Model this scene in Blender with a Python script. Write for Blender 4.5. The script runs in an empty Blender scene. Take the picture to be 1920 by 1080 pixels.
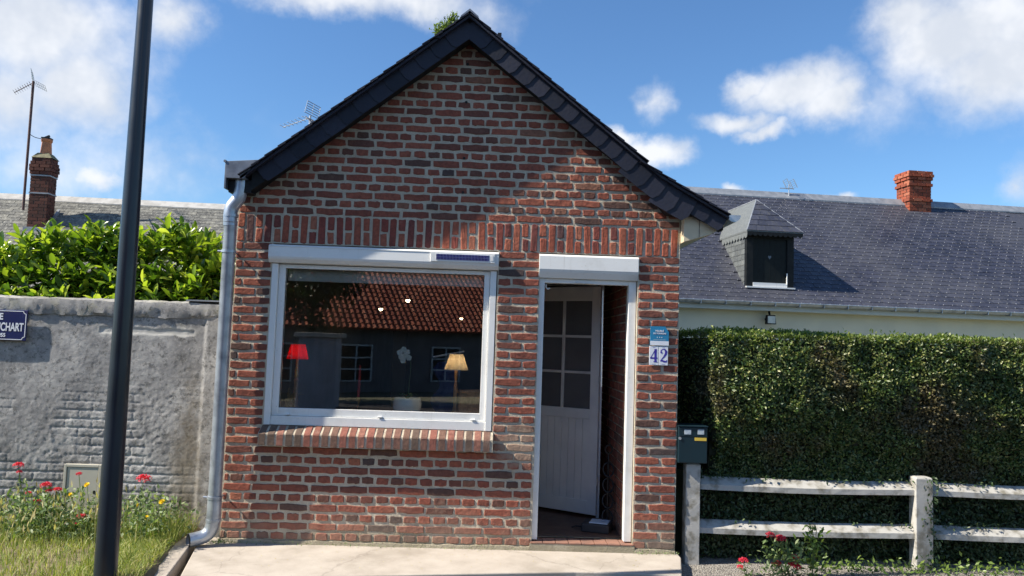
import bpy, math, random
import numpy as np
from mathutils import Vector, Matrix
R = math.radians
random.seed(7)
rng = np.random.default_rng(11)
sc = bpy.context.scene
C = sc.collection

# ------------------------------------------------------------------ camera
cam_d = bpy.data.cameras.new('camera')
cam = bpy.data.objects.new('camera', cam_d)
C.objects.link(cam)
sc.camera = cam
cam_d.sensor_width = 36
cam_d.lens = 26.685
cam_d.clip_start = 0.05
cam_d.clip_end = 2000
PITCH, YAW, ROLL = .07275, .0255, .03315
fw = Vector((math.sin(YAW) * math.cos(PITCH), math.cos(YAW) * math.cos(PITCH), math.sin(PITCH)))
rt = Vector((math.cos(YAW), -math.sin(YAW), 0))
up = rt.cross(fw)
rr = rt * math.cos(ROLL) + up * math.sin(ROLL)
uu = up * math.cos(ROLL) - rt * math.sin(ROLL)
cam.matrix_world = Matrix(((rr.x, uu.x, -fw.x, 2.04), (rr.y, uu.y, -fw.y, -6.033), (rr.z, uu.z, -fw.z, 1.6), (0, 0, 0, 1)))

# ------------------------------------------------------------------ sun and sky
SUN_AZ = R(12.0)       # how far the sun stands in front of the facade plane
SUN_EL = R(41.0)
sun_vec = Vector((-math.cos(SUN_AZ) * math.cos(SUN_EL), -math.sin(SUN_AZ) * math.cos(SUN_EL), math.sin(SUN_EL)))
sl = bpy.data.lights.new('sun', 'SUN')
sl.energy = 5.0
sl.angle = R(0.53)
sl.color = (1.0, .92, .79)
sun = bpy.data.objects.new('sun', sl)
C.objects.link(sun)
sun.location = (-6, -3, 9)
sun.rotation_euler = sun_vec.to_track_quat('Z', 'Y').to_euler()

sc.view_settings.view_transform = 'Standard'
sc.view_settings.look = 'None'
sc.view_settings.gamma = 1
sc.view_settings.use_curve_mapping = False
sc.view_settings.exposure = 0.90
sc.cycles.use_denoising = True
sc.cycles.max_bounces = 8
sc.cycles.transparent_max_bounces = 12
sc.cycles.sample_clamp_indirect = 6
sc.cycles.caustics_reflective = False
sc.cycles.caustics_refractive = False

world = bpy.data.worlds.new('World')
sc.world = world
world.use_nodes = True


class NT:
    def __init__(s, tree):
        s.t = tree
        s.n = tree.nodes
        s.l = tree.links

    def node(s, kind, **kw):
        n = s.n.new(kind)
        for k, v in kw.items():
            setattr(n, k, v)
        return n

    def put(s, sock, v):
        if hasattr(v, 'is_output') or isinstance(v, bpy.types.NodeSocket):
            s.l.new(v, sock)
        else:
            sock.default_value = v

    def math(s, op, a, b=None, c=None, clamp=False):
        n = s.node('ShaderNodeMath', operation=op, use_clamp=clamp)
        s.put(n.inputs[0], a)
        if b is not None: s.put(n.inputs[1], b)
        if c is not None: s.put(n.inputs[2], c)
        return n.outputs[0]

    def vmath(s, op, a, b=None):
        n = s.node('ShaderNodeVectorMath', operation=op)
        s.put(n.inputs[0], a)
        if b is not None: s.put(n.inputs[1], b)
        return n.outputs['Value'] if op in ('LENGTH', 'DOT_PRODUCT', 'DISTANCE') else n.outputs[0]

    def mix(s, f, a, b, blend='MIX'):
        n = s.node('ShaderNodeMix', data_type='RGBA', blend_type=blend)
        s.put(n.inputs[0], f)
        s.put(n.inputs[6], a if not isinstance(a, tuple) or len(a) == 4 else (*a, 1))
        s.put(n.inputs[7], b if not isinstance(b, tuple) or len(b) == 4 else (*b, 1))
        return n.outputs[2]

    def noise(s, vec, scale, detail=4, rough=.55, out=0, dist=0):
        n = s.node('ShaderNodeTexNoise')
        if vec is not None: s.put(n.inputs['Vector'], vec)
        n.inputs['Scale'].default_value = scale
        n.inputs['Detail'].default_value = detail
        n.inputs['Roughness'].default_value = rough
        n.inputs['Distortion'].default_value = dist
        return n.outputs[out]

    def ramp(s, f, stops, interp='LINEAR'):
        n = s.node('ShaderNodeValToRGB')
        n.color_ramp.interpolation = interp
        e = n.color_ramp.elements
        while len(e) < len(stops): e.new(.5)
        for el, (p, c) in zip(e, stops):
            el.position = p
            el.color = (*c, 1) if len(c) == 3 else c
        s.put(n.inputs[0], f)
        return n.outputs[0]

    def smooth(s, v, lo, hi):
        n = s.node('ShaderNodeMapRange', interpolation_type='SMOOTHSTEP')
        s.put(n.inputs[0], v)
        n.inputs[1].default_value = lo
        n.inputs[2].default_value = hi
        return n.outputs[0]


w = NT(world.node_tree)
for n in list(w.n): w.n.remove(n)
out = w.node('ShaderNodeOutputWorld')
bg = w.node('ShaderNodeBackground')
bg.inputs['Strength'].default_value = 0.086
w.l.new(bg.outputs[0], out.inputs[0])
sky = w.node('ShaderNodeTexSky', sky_type='NISHITA')
sky.sun_disc = False
sky.sun_elevation = SUN_EL
sky.sun_rotation = math.atan2(sun_vec.x, sun_vec.y)
sky.altitude = 100
sky.air_density = 1.15
sky.dust_density = .3
sky.ozone_density = 3.0
tc = w.node('ShaderNodeTexCoord')
dirn = w.vmath('NORMALIZE', tc.outputs['Generated'])
sep = w.node('ShaderNodeSeparateXYZ')
w.l.new(dirn, sep.inputs[0])
az = w.math('ARCTAN2', sep.outputs[0], sep.outputs[1])
el = w.math('ARCSINE', sep.outputs[2])
comb = w.node('ShaderNodeCombineXYZ')
w.l.new(az, comb.inputs[0])
w.l.new(el, comb.inputs[1])
nz = w.noise(dirn, 7, 3, .6, out=1)
warp = w.vmath('MULTIPLY', w.vmath('SUBTRACT', nz, (.5, .5, .5)), (.10, .055, 0))
nz2 = w.noise(dirn, 30, 4, .65, out=1)
warp2 = w.vmath('MULTIPLY', w.vmath('SUBTRACT', nz2, (.5, .5, .5)), (.04, .026, 0))
pos = w.vmath('ADD', w.vmath('ADD', comb.outputs[0], warp), warp2)
BLOBS = [(-0.558, 0.321, 0.126, 0.07, 1.0), (-0.502, 0.275, 0.069, 0.056, .9), (-0.572, 0.244, 0.075, 0.063, 0.8), (-0.417, 0.365, 0.044, 0.034, 0.8),
         (-0.479, 0.177, 0.03, 0.018, 0.8), (-0.458, 0.198, 0.122, 0.056, 0.4), (-0.532, 0.176, 0.086, 0.042, 0.5), (-0.228, 0.416, 0.146, 0.02, 0.8),
         (-0.117, 0.423, 0.108, 0.024, 0.8), (-0.03, 0.415, 0.069, 0.023, 0.5), (-0.14, 0.47, 0.16, 0.05, 1.0), (0.557, 0.357, 0.09, 0.056, 1.1), (0.609, 0.321, 0.081, 0.056, 1.1),
         (0.508, 0.388, 0.053, 0.035, 1.0), (0.605, 0.374, 0.045, 0.028, 0.9), (0.644, 0.348, 0.09, 0.084, 1.0), (0.382, 0.317, 0.068, 0.036, 1.1),
         (0.428, 0.299, 0.044, 0.029, 1.0), (0.324, 0.326, 0.034, 0.018, 0.9), (0.314, 0.282, 0.047, 0.015, 0.8), (0.35, 0.269, 0.031, 0.011, 0.8),
         (0.216, 0.311, 0.024, 0.022, 0.6), (0.207, 0.249, 0.047, 0.02, 1.0), (0.179, 0.266, 0.029, 0.012, 0.9), (0.313, 0.205, 0.018, 0.007, 0.8),
         (0.44, 0.191, 0.022, 0.008, 0.8), (0.617, 0.192, 0.022, 0.027, 0.6), (0.484, 0.297, 0.06, 0.036, 0.35),
         (-0.8, 0.35, .2, .12, .9), (-1.3, 0.5, .3, .12, .8), (1.0, .4, .2, .1, .9), (1.5, .3, .3, .12, .9), (2.2, .5, .35, .12, .9), (-2.2, .45, .35, .12, .8), (2.9, .35, .3, .1, .9)]
dens = 0.0
first = True
for (a, b, ra, rb, m) in BLOBS:
    d = w.vmath('LENGTH', w.vmath('MULTIPLY', w.vmath('SUBTRACT', pos, (a, b, 0)), (1 / (ra * 1.35), 1 / (rb * 1.35), 0)))
    v = w.math('MULTIPLY', w.math('SUBTRACT', 1.0, d), m)
    dens = v if first else w.math('MAXIMUM', dens, v)
    first = False
nf = w.noise(dirn, 22, 6, .6)
nf2 = w.noise(dirn, 5, 4, .6)
dens = w.math('ADD', dens, w.math('MULTIPLY', w.math('SUBTRACT', nf, .5), .55))
cover = w.math('MULTIPLY', w.smooth(dens, -.03, .80), .93)
wisps = w.math('MULTIPLY', w.math('MULTIPLY', w.smooth(nf2, .5, .8), w.smooth(az, -.05, -.5)), .38)
cover = w.math('MAXIMUM', cover, wisps)
shade = w.smooth(w.noise(dirn, 11, 4, .6), .35, .7)
ccol = w.mix(shade, (4.7, 5.0, 5.5), (6.3, 6.4, 6.6))
skyc = w.mix(1.0, sky.outputs[0], (.60, .82, 1.03), 'MULTIPLY')
w.l.new(w.mix(cover, skyc, ccol), bg.inputs['Color'])


# ------------------------------------------------------------------ materials
def geo_pos(t):
    return t.node('ShaderNodeNewGeometry').outputs['Position']


def new_mat(name):
    m = bpy.data.materials.new(name)
    m.use_nodes = True
    t = NT(m.node_tree)
    p = t.n['Principled BSDF']
    return m, t, p


def bump(t, p, h, strength=.5, dist=.01):
    b = t.node('ShaderNodeBump')
    b.inputs['Strength'].default_value = strength
    b.inputs['Distance'].default_value = dist
    t.put(b.inputs['Height'], h)
    t.l.new(b.outputs[0], p.inputs['Normal'])


def grimy(name, c, grime, **kw):
    m, t, p = new_mat(name)
    pos = geo_pos(t)
    a = t.math('MULTIPLY', t.smooth(t.noise(pos, 2.6, 7, .7), .5, .75), .45)
    st = t.node('ShaderNodeMapping')
    st.inputs['Scale'].default_value = (30, 30, 1.5)
    t.l.new(pos, st.inputs['Vector'])
    b = t.math('MULTIPLY', t.smooth(t.noise(st.outputs[0], 1.0, 4, .6), .58, .75), .35)
    f = t.math('MAXIMUM', a, b)
    f = t.math('MAXIMUM', f, t.math('MULTIPLY', t.smooth(t.noise(pos, 60, 3), .66, .72), .5))
    t.l.new(t.mix(f, c, grime), p.inputs['Base Color'])
    t.l.new(t.math('MULTIPLY_ADD', t.noise(pos, 8, 4), .3, .25), p.inputs['Roughness'])
    return m


def plain(name, c1, c2=None, scale=8, rough=.6, metal=0, bs=0, bscale=40, bdist=.003, coat=0, spec=.5, detail=5, lo=.35, hi=.65):
    m, t, p = new_mat(name)
    pos = geo_pos(t)
    c2 = c2 or tuple(x * .8 for x in c1)
    f = t.smooth(t.noise(pos, scale, detail), lo, hi)
    t.l.new(t.mix(f, c1, c2), p.inputs['Base Color'])
    p.inputs['Metallic'].default_value = metal
    p.inputs['Specular IOR Level'].default_value = spec
    rn = t.noise(pos, scale * 2.3, 4)
    t.l.new(t.math('MULTIPLY_ADD', rn, .25, rough - .125), p.inputs['Roughness'])
    p.inputs['Coat Weight'].default_value = coat
    if bs: bump(t, p, t.noise(pos, bscale, 5), bs, bdist)
    return m


def rand_src(t, island):
    if island: return t.node('ShaderNodeNewGeometry').outputs['Random Per Island']
    return t.node('ShaderNodeObjectInfo').outputs['Random']


def brick_mat(name, stops, island, dust=(.36, .27, .20), rel=1.0):
    m, t, p = new_mat(name)
    pos = geo_pos(t)
    r = rand_src(t, island)
    base = t.ramp(r, stops, 'CONSTANT')
    n1 = t.noise(pos, 38, 5, .65)
    base = t.mix(t.smooth(n1, .3, .75), base, t.mix(.5, base, (.05, .025, .022)))
    n3 = t.noise(pos, 90, 3, .6)
    base = t.mix(t.math('MULTIPLY', t.smooth(n3, .62, .74), .45), base, (.30, .19, .13))
    # mortar smears on the faces
    n2 = t.noise(pos, 9, 6, .7)
    sm = t.math('MULTIPLY', t.smooth(n2, .58, .8), .4)
    # the mended patch beside the window sill
    pd = t.vmath('LENGTH', t.vmath('MULTIPLY', t.vmath('SUBTRACT', pos, (2.27, 0, .80)), (4.2, 0, 4.6)))
    pd = t.math('ADD', pd, t.math('MULTIPLY', t.noise(pos, 14, 4), 1.3))
    sm = t.math('MAXIMUM', sm, t.math('MULTIPLY', t.smooth(pd, 1.75, 1.0), .75))
    # weathering near the ground
    sz = t.node('ShaderNodeSeparateXYZ')
    t.l.new(pos, sz.inputs[0])
    salt = t.math('MULTIPLY', t.smooth(t.noise(pos, 1.9, 6, .72), .60, .72), .3)
    sm = t.math('MAXIMUM', sm, salt)
    low = t.math('ADD', sz.outputs[2], t.math('MULTIPLY', t.noise(pos, 4, 5), .5))
    sm = t.math('MAXIMUM', sm, t.math('MULTIPLY', t.smooth(low, .62, .22), .42))
    t.l.new(t.mix(sm, base, dust), p.inputs['Base Color'])
    p.inputs['Roughness'].default_value = .85
    p.inputs['Specular IOR Level'].default_value = .25
    h = t.math('ADD', t.noise(pos, 60, 6, .65), t.math('MULTIPLY', t.noise(pos, 17, 3), 1.3))
    bump(t, p, h, .75 * rel, .006)
    return m


FACE = [(0, (.30, .092, .060)), (.2, (.235, .076, .052)), (.38, (.34, .108, .068)), (.54, (.195, .074, .054)), (.66, (.275, .088, .058)), (.80, (.165, .075, .056)), (.91, (.125, .07, .056)), (.955, (.09, .066, .062)), (.967, (.38, .14, .085)), (.98, (.28, .13, .085))]
SOLD = [(0, (.36, .10, .06)), (.3, (.27, .07, .052)), (.5, (.40, .125, .075)), (.75, (.20, .06, .05)), (.88, (.12, .06, .058)), (.94, (.42, .15, .09))]
SILLC = [(0, (.26, .105, .075)), (.25, (.20, .115, .085)), (.45, (.30, .115, .085)), (.6, (.15, .105, .08)), (.75, (.23, .12, .09)), (.9, (.33, .15, .11))]
M = {}
M['brick'] = brick_mat('fired_red_brick', FACE, False)
M['brick_i'] = brick_mat('fired_red_brick_small', FACE, True)
M['soldier'] = brick_mat('orange_red_brick', SOLD, False)
M['soldier_i'] = brick_mat('orange_red_brick_small', SOLD, True)
M['sill_brick'] = brick_mat('worn_sill_brick', SILLC, False, dust=(.42, .36, .30))
M['far_brick'] = brick_mat('far_red_brick', [(0, (.34, .085, .045)), (.4, (.26, .07, .04)), (.8, (.42, .14, .08))], True, dust=(.30, .2, .15), rel=.5)
M['dark_brick'] = brick_mat('dark_chimney_brick', [(0, (.11, .042, .032)), (.4, (.075, .034, .028)), (.8, (.14, .055, .04))], True, dust=(.12, .09, .075), rel=.5)  # darker brown-red brick, the same on every side of the chimney

def mortar_mat():
    m, t, p = new_mat('lime_mortar')
    pos = geo_pos(t)
    a = t.ramp(t.noise(pos, 7, 6, .65), [(.3, (.42, .355, .27)), (.5, (.53, .46, .36)), (.72, (.62, .56, .45))])
    a = t.mix(t.math('MULTIPLY', t.smooth(t.noise(pos, 130, 3), .5, .7), .5), a, (.24, .20, .15))
    sz = t.node('ShaderNodeSeparateXYZ')
    t.l.new(pos, sz.inputs[0])
    low = t.math('ADD', sz.outputs[2], t.math('MULTIPLY', t.noise(pos, 5, 5), .3))
    a = t.mix(t.math('MULTIPLY', t.smooth(low, .36, .14), .6), a, (.17, .16, .10))
    t.l.new(a, p.inputs['Base Color'])
    p.inputs['Roughness'].default_value = .95
    p.inputs['Specular IOR Level'].default_value = .15
    h = t.math('ADD', t.noise(pos, 34, 6, .7), t.math('MULTIPLY', t.noise(pos, 150, 3), .3))
    bump(t, p, h, 1.0, .012)
    return m
M['mortar'] = mortar_mat()
M['dark_mortar'] = plain('dark_mortar', (.16, .13, .11), (.10, .08, .07), 20, .95)


def slate_mat(name, stops, island, lichen=None, lamt=.3, rough=.5, spec=.5, bigc=None):
    m, t, p = new_mat(name)
    pos = geo_pos(t)
    c = t.ramp(rand_src(t, island), stops)
    c = t.mix(t.smooth(t.noise(pos, 25, 5), .35, .7), c, t.mix(.35, c, (.02, .02, .025)))
    if bigc: c = t.mix(t.math('MULTIPLY', t.smooth(t.noise(pos, .45, 4, .6), .42, .68), .6), c, bigc)
    if lichen: c = t.mix(t.math('MULTIPLY', t.smooth(t.noise(pos, 16, 6, .75), .5, .66), lamt), c, lichen)
    t.l.new(c, p.inputs['Base Color'])
    t.l.new(t.math('MULTIPLY_ADD', t.noise(pos, 30, 4), .3, rough - .15), p.inputs['Roughness'])
    p.inputs['Specular IOR Level'].default_value = spec
    bump(t, p, t.noise(pos, 45, 5, .6), .35, .006)
    return m
SL = [(0, (.019, .023, .042)), (.5, (.032, .036, .060)), (1, (.050, .054, .080))]
M['slate'] = slate_mat('dark_blue_slate', [(0, (.010, .012, .022)), (.5, (.016, .018, .032)), (1, (.026, .028, .046))], False, rough=.5, spec=.28)
M['slate_mass'] = slate_mat('dark_blue_slate_mass', [(0, (.016, .019, .034)), (1, (.034, .037, .058))], True, rough=.5, spec=.35)
M['slate_far'] = slate_mat('weathered_slate', SL, False, (.16, .155, .135), .3, bigc=(.075, .077, .092))
M['slate_far_i'] = slate_mat('weathered_slate_mass', SL, True, (.16, .155, .135), .3, bigc=(.075, .077, .092))
LS = [(0, (.10, .10, .095)), (.5, (.16, .16, .15)), (1, (.22, .215, .19))]
M['slate_old'] = slate_mat('lichened_slate', LS, False, (.42, .41, .35), .7, rough=.85, spec=.2)
M['slate_old_i'] = slate_mat('lichened_slate_mass', LS, True, (.42, .41, .35), .7, rough=.85, spec=.2)
M['cheek'] = slate_mat('cheek_slate', [(0, (.09, .10, .105)), (1, (.16, .175, .175))], False, (.22, .22, .19), .3)
M['pvc'] = grimy('white_pvc', (.80, .80, .78), (.52, .50, .45))
M['pvc_old'] = plain('dusty_white_pvc', (.74, .74, .73), (.60, .60, .60), 9, .4)
M['doorpaint'] = plain('grey_white_door_paint', (.78, .78, .77), (.70, .70, .70), 4, .45)
M['cream'] = plain('cream_board_paint', (.72, .60, .42), (.62, .51, .35), 6, .6, bs=.2, bscale=30)
M['zinc'] = plain('weathered_zinc', (.46, .50, .56), (.26, .29, .34), 9, .38, metal=.65, lo=.4, hi=.75, bs=.25, bscale=12, bdist=.004, detail=7)
M['zinc_dark'] = plain('dark_zinc_sheet', (.20, .22, .26), (.12, .135, .165), 7, .45, metal=.5)
M['lead'] = plain('lead_flashing', (.30, .32, .35), (.22, .24, .27), 6, .5, metal=.3)
M['post'] = plain('blue_grey_post_paint', (.012, .019, .030), (.009, .014, .022), 3, .33, coat=.15, spec=.45)
M['conc'] = None
M['cream_wall'] = plain('cream_render', (.72, .69, .55), (.66, .64, .52), 2, .9, bs=.3, bscale=60)
M['pale_board'] = plain('pale_fascia_paint', (.60, .64, .62), (.54, .58, .56), 3, .6)
M['black'] = plain('black_painted_wood', (.006, .008, .010), (.012, .014, .015), 10, .6, spec=.25)
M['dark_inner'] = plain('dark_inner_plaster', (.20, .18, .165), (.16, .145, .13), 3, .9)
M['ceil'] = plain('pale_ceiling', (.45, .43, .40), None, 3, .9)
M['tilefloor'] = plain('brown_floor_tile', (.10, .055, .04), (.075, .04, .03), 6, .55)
M['tile_red'] = plain('terracotta_threshold_tile', (.30, .15, .105), (.22, .12, .09), 14, .8)
M['wood'] = plain('turned_brown_wood', (.46, .27, .15), (.30, .17, .09), 30, .4)
M['brass'] = plain('aged_brass', (.55, .36, .13), (.35, .22, .08), 20, .35, metal=.8)
M['candle'] = plain('red_wax', (.55, .03, .04), None, 10, .4)
M['ceramic'] = plain('pale_blue_ceramic', (.92, .97, .98), (.9, .95, .97), 5, .25, coat=.5)
M['petal'] = plain('cream_petal', (.95, .93, .85), (.88, .85, .72), 30, .6)
M['stemgreen'] = plain('green_stem', (.10, .17, .05), (.06, .11, .03), 20, .6)
M['jacket'] = plain('dark_blue_cloth', (.02, .03, .12), (.06, .08, .20), 12, .8)
M['basket'] = plain('woven_straw', (.45, .33, .17), (.25, .17, .08), 70, .8)
M['iron'] = plain('black_iron', (.02, .02, .022), None, 10, .4, metal=.5)
M['mailbox'] = plain('dark_teal_steel', (.004, .021, .030), (.003, .017, .025), 5, .45, coat=.1)
M['label_y'] = plain('yellow_name_label', (.75, .52, .07), None, 10, .5)
M['sticker'] = plain('faded_pale_sticker', (.50, .56, .60), (.35, .42, .48), 60, .6)
M['util'] = plain('beige_cabinet_plastic', (.46, .44, .37), (.41, .39, .33), 4, .55)
M['sign_blue'] = plain('navy_enamel', (.012, .018, .10), (.010, .015, .085), 4, .25, coat=.5)
M['sign_white'] = plain('white_enamel', (.75, .77, .82), (.70, .72, .78), 20, .3)
M['plaque_blue'] = plain('sky_blue_plaque', (.02, .22, .42), (.02, .20, .38), 5, .35)
M['digit'] = plain('violet_blue_enamel', (.05, .03, .35), None, 20, .3)
M['solar'] = plain('solar_cell', (.01, .015, .09), (.015, .02, .16), 60, .2, coat=.6)
M['terracotta'] = plain('terracotta_pot', (.50, .20, .10), (.36, .15, .08), 8, .8)
M['alu'] = plain('antenna_aluminium', (.55, .56, .58), None, 10, .35, metal=.7)
M['rust'] = plain('rusty_mast', (.07, .04, .045), (.12, .06, .05), 15, .7)
M['lampglass'] = plain('floodlight_glass', (.65, .66, .6), None, 10, .2)
M['bark'] = plain('bark', (.10, .08, .055), (.06, .045, .03), 14, .9, bs=.5, bscale=30)
M['tyre'] = plain('charcoal_box', (.02, .02, .025), None, 10, .6)
M['rail_paint'] = plain('flaking_white_paint', (.42, .41, .385), (.20, .185, .15), 13, .8, lo=.42, hi=.7, bs=.4, bscale=50, detail=7)


def glass_mat(name, tint, k, base):
    m = bpy.data.materials.new(name)
    m.use_nodes = True
    t = NT(m.node_tree)
    t.n.remove(t.n['Principled BSDF'])
    o = t.n['Material Output']
    tr = t.node('ShaderNodeBsdfTransparent')
    tr.inputs[0].default_value = (*tint, 1)
    gl = t.node('ShaderNodeBsdfGlossy')
    gl.inputs['Roughness'].default_value = 0.0
    gl.inputs['Color'].default_value = (1, 1, 1, 1)
    fr = t.node('ShaderNodeFresnel')
    fr.inputs[0].default_value = 1.5
    b = t.node('ShaderNodeBump')
    b.inputs['Strength'].default_value = .05
    b.inputs['Distance'].default_value = .004
    t.l.new(t.noise(geo_pos(t), 2.2, 2), b.inputs['Height'])
    t.l.new(b.outputs[0], gl.inputs['Normal'])
    f = t.math('MULTIPLY_ADD', fr.outputs[0], k, base, clamp=True)
    mx = t.node('ShaderNodeMixShader')
    t.l.new(f, mx.inputs[0])
    t.l.new(tr.outputs[0], mx.inputs[1])
    t.l.new(gl.outputs[0], mx.inputs[2])
    t.l.new(mx.outputs[0], o.inputs[0])
    return m
M['glass'] = glass_mat('double_glazing', (.97, .98, .97), 1.7, .04)
M['door_glass'] = plain('door_pane_glass', (.11, .11, .115), (.13, .13, .135), 3, .35)


def glow_mat(name, col, s, base):
    m, t, p = new_mat(name)
    p.inputs['Base Color'].default_value = (*base, 1)
    p.inputs['Emission Color'].default_value = (*col, 1)
    p.inputs['Emission Strength'].default_value = s
    return m
M['bulb'] = glow_mat('lit_bulb', (1, .82, .5), 9, (1, 1, 1))
def shade_mat(name, col, tcol):
    m, t, p = new_mat(name)
    c = t.mix(t.noise(geo_pos(t), 180, 2), col, tuple(v * .8 for v in col))
    t.l.new(c, p.inputs['Base Color'])
    p.inputs['Roughness'].default_value = .9
    tb = t.node('ShaderNodeBsdfTranslucent')
    tb.inputs[0].default_value = (*tcol, 1)
    mx = t.node('ShaderNodeMixShader')
    mx.inputs[0].default_value = .5
    t.l.new(p.outputs[0], mx.inputs[1])
    t.l.new(tb.outputs[0], mx.inputs[2])
    t.l.new(mx.outputs[0], t.n['Material Output'].inputs[0])
    return m
M['shade_red'] = shade_mat('red_lamp_fabric', (.55, .03, .02), (.75, .035, .02))
M['shade_cream'] = shade_mat('cream_lamp_fabric', (.82, .74, .62), (.85, .76, .60))
M['lamp_bulb'] = glow_mat('lit_lamp_bulb', (1, .80, .54), 20, (1, 1, 1))


def leaf_mat(name, stops, island=True, patch=None, pscale=2.0, rough=.45, trans=.35, spec=.5, plo=.5, phi=.65):
    m, t, p = new_mat(name)
    pos = geo_pos(t)
    c = t.ramp(rand_src(t, island), stops)
    if patch: c = t.mix(t.math('MULTIPLY', t.smooth(t.noise(pos, pscale, 4, .6), plo, phi), .8), c, patch)
    c = t.mix(t.math('MULTIPLY', t.noise(pos, 90, 2), .35), c, t.mix(.5, c, (.01, .02, .005)))
    t.l.new(c, p.inputs['Base Color'])
    p.inputs['Roughness'].default_value = rough
    p.inputs['Specular IOR Level'].default_value = spec
    tb = t.node('ShaderNodeBsdfTranslucent')
    t.l.new(t.mix(1.0, c, (1.5, 1.6, .7), 'MULTIPLY'), tb.inputs[0])
    mx = t.node('ShaderNodeMixShader')
    mx.inputs[0].default_value = trans
    t.l.new(p.outputs[0], mx.inputs[1])
    t.l.new(tb.outputs[0], mx.inputs[2])
    t.l.new(mx.outputs[0], t.n['Material Output'].inputs[0])
    return m
LAU = [(0, (.045, .10, .015)), (.3, (.10, .19, .02)), (.6, (.22, .33, .03)), (.8, (.36, .46, .05)), (1, (.50, .57, .10))]
M['laurel'] = leaf_mat('laurel_leaf', LAU, False, rough=.28)
M['laurel_i'] = leaf_mat('laurel_leaf_mass', LAU, True, rough=.28)
M['laurel_core'] = plain('hedge_dark_core', (.02, .03, .01), (.03, .03, .015), 20, .9)  # near-black fill colour, painted shade for the inside of the foliage
M['privet'] = leaf_mat('privet_leaf', [(0, (.03, .065, .018)), (.35, (.065, .12, .03)), (.7, (.14, .185, .05)), (.9, (.26, .28, .09)), (1, (.38, .36, .15))],
                       patch=(.13, .09, .05), pscale=1.5, rough=.4, trans=.2, plo=.48, phi=.62)
M['privet_top'] = leaf_mat('privet_new_leaf', [(0, (.08, .13, .03)), (.6, (.16, .22, .05)), (1, (.27, .31, .08))], rough=.4)
M['ivy'] = leaf_mat('ivy_leaf', [(0, (.03, .06, .022)), (.6, (.06, .10, .04)), (1, (.13, .17, .07))], rough=.4, trans=.15)
M['ivy_new'] = leaf_mat('ivy_young_leaf', [(0, (.08, .15, .03)), (1, (.22, .30, .07))], rough=.4)
M['grass'] = leaf_mat('grass_blade', [(0, (.13, .21, .035)), (.4, (.27, .34, .06)), (.7, (.42, .43, .12)), (1, (.56, .50, .24))], rough=.6, patch=(.16, .22, .03), pscale=4)
M['weed'] = leaf_mat('weed_leaf', [(0, (.08, .14, .045)), (.6, (.17, .25, .09)), (1, (.34, .40, .22))], rough=.5)
M['tree'] = leaf_mat('tree_leaf', [(0, (.06, .10, .02)), (.6, (.12, .18, .035)), (1, (.2, .26, .06))], rough=.5)
M['tree_dark'] = leaf_mat('dark_tree_leaf', [(0, (.01, .025, .008)), (1, (.04, .07, .02))], rough=.5)
M['valerian'] = leaf_mat('valerian_floret', [(0, (.55, .015, .05)), (.6, (.72, .04, .10)), (1, (.85, .12, .2))], rough=.6)
M['yellow'] = leaf_mat('yellow_floret', [(0, (.85, .55, .01)), (1, (.95, .75, .02))], rough=.6)
M['dryhead'] = leaf_mat('dry_seed_head', [(0, (.40, .34, .16)), (1, (.55, .48, .26))], rough=.8)


def concrete():
    m, t, p = new_mat('pale_concrete')
    pos = geo_pos(t)
    a = t.ramp(t.noise(pos, 3.2, 7, .65), [(.3, (.36, .315, .265)), (.5, (.44, .39, .335)), (.7, (.50, .45, .39))])
    a = t.mix(t.math('MULTIPLY', t.smooth(t.noise(pos, 120, 3), .58, .7), .4), a, (.24, .21, .18))
    a = t.mix(t.smooth(t.noise(pos, 60, 2), .72, .77), a, (.10, .09, .08))
    a = t.mix(t.math('MULTIPLY', t.smooth(t.noise(pos, 1.1, 8, .7), .52, .68), .45), a, (.27, .235, .19))
    vo = t.node('ShaderNodeTexVoronoi', feature='DISTANCE_TO_EDGE')
    vo.inputs['Scale'].default_value = .55
    t.l.new(t.vmath('ADD', pos, t.vmath('MULTIPLY', t.noise(pos, 5, 5, .6, out=1), (.25, .25, 0))), vo.inputs['Vector'])
    a = t.mix(t.math('MULTIPLY', t.smooth(vo.outputs['Distance'], .005, .001), .22), a, (.10, .085, .07))
    t.l.new(a, p.inputs['Base Color'])
    p.inputs['Roughness'].default_value = .9
    bump(t, p, t.noise(pos, 70, 6, .7), .35, .004)
    return m
M['conc'] = concrete()


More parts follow.
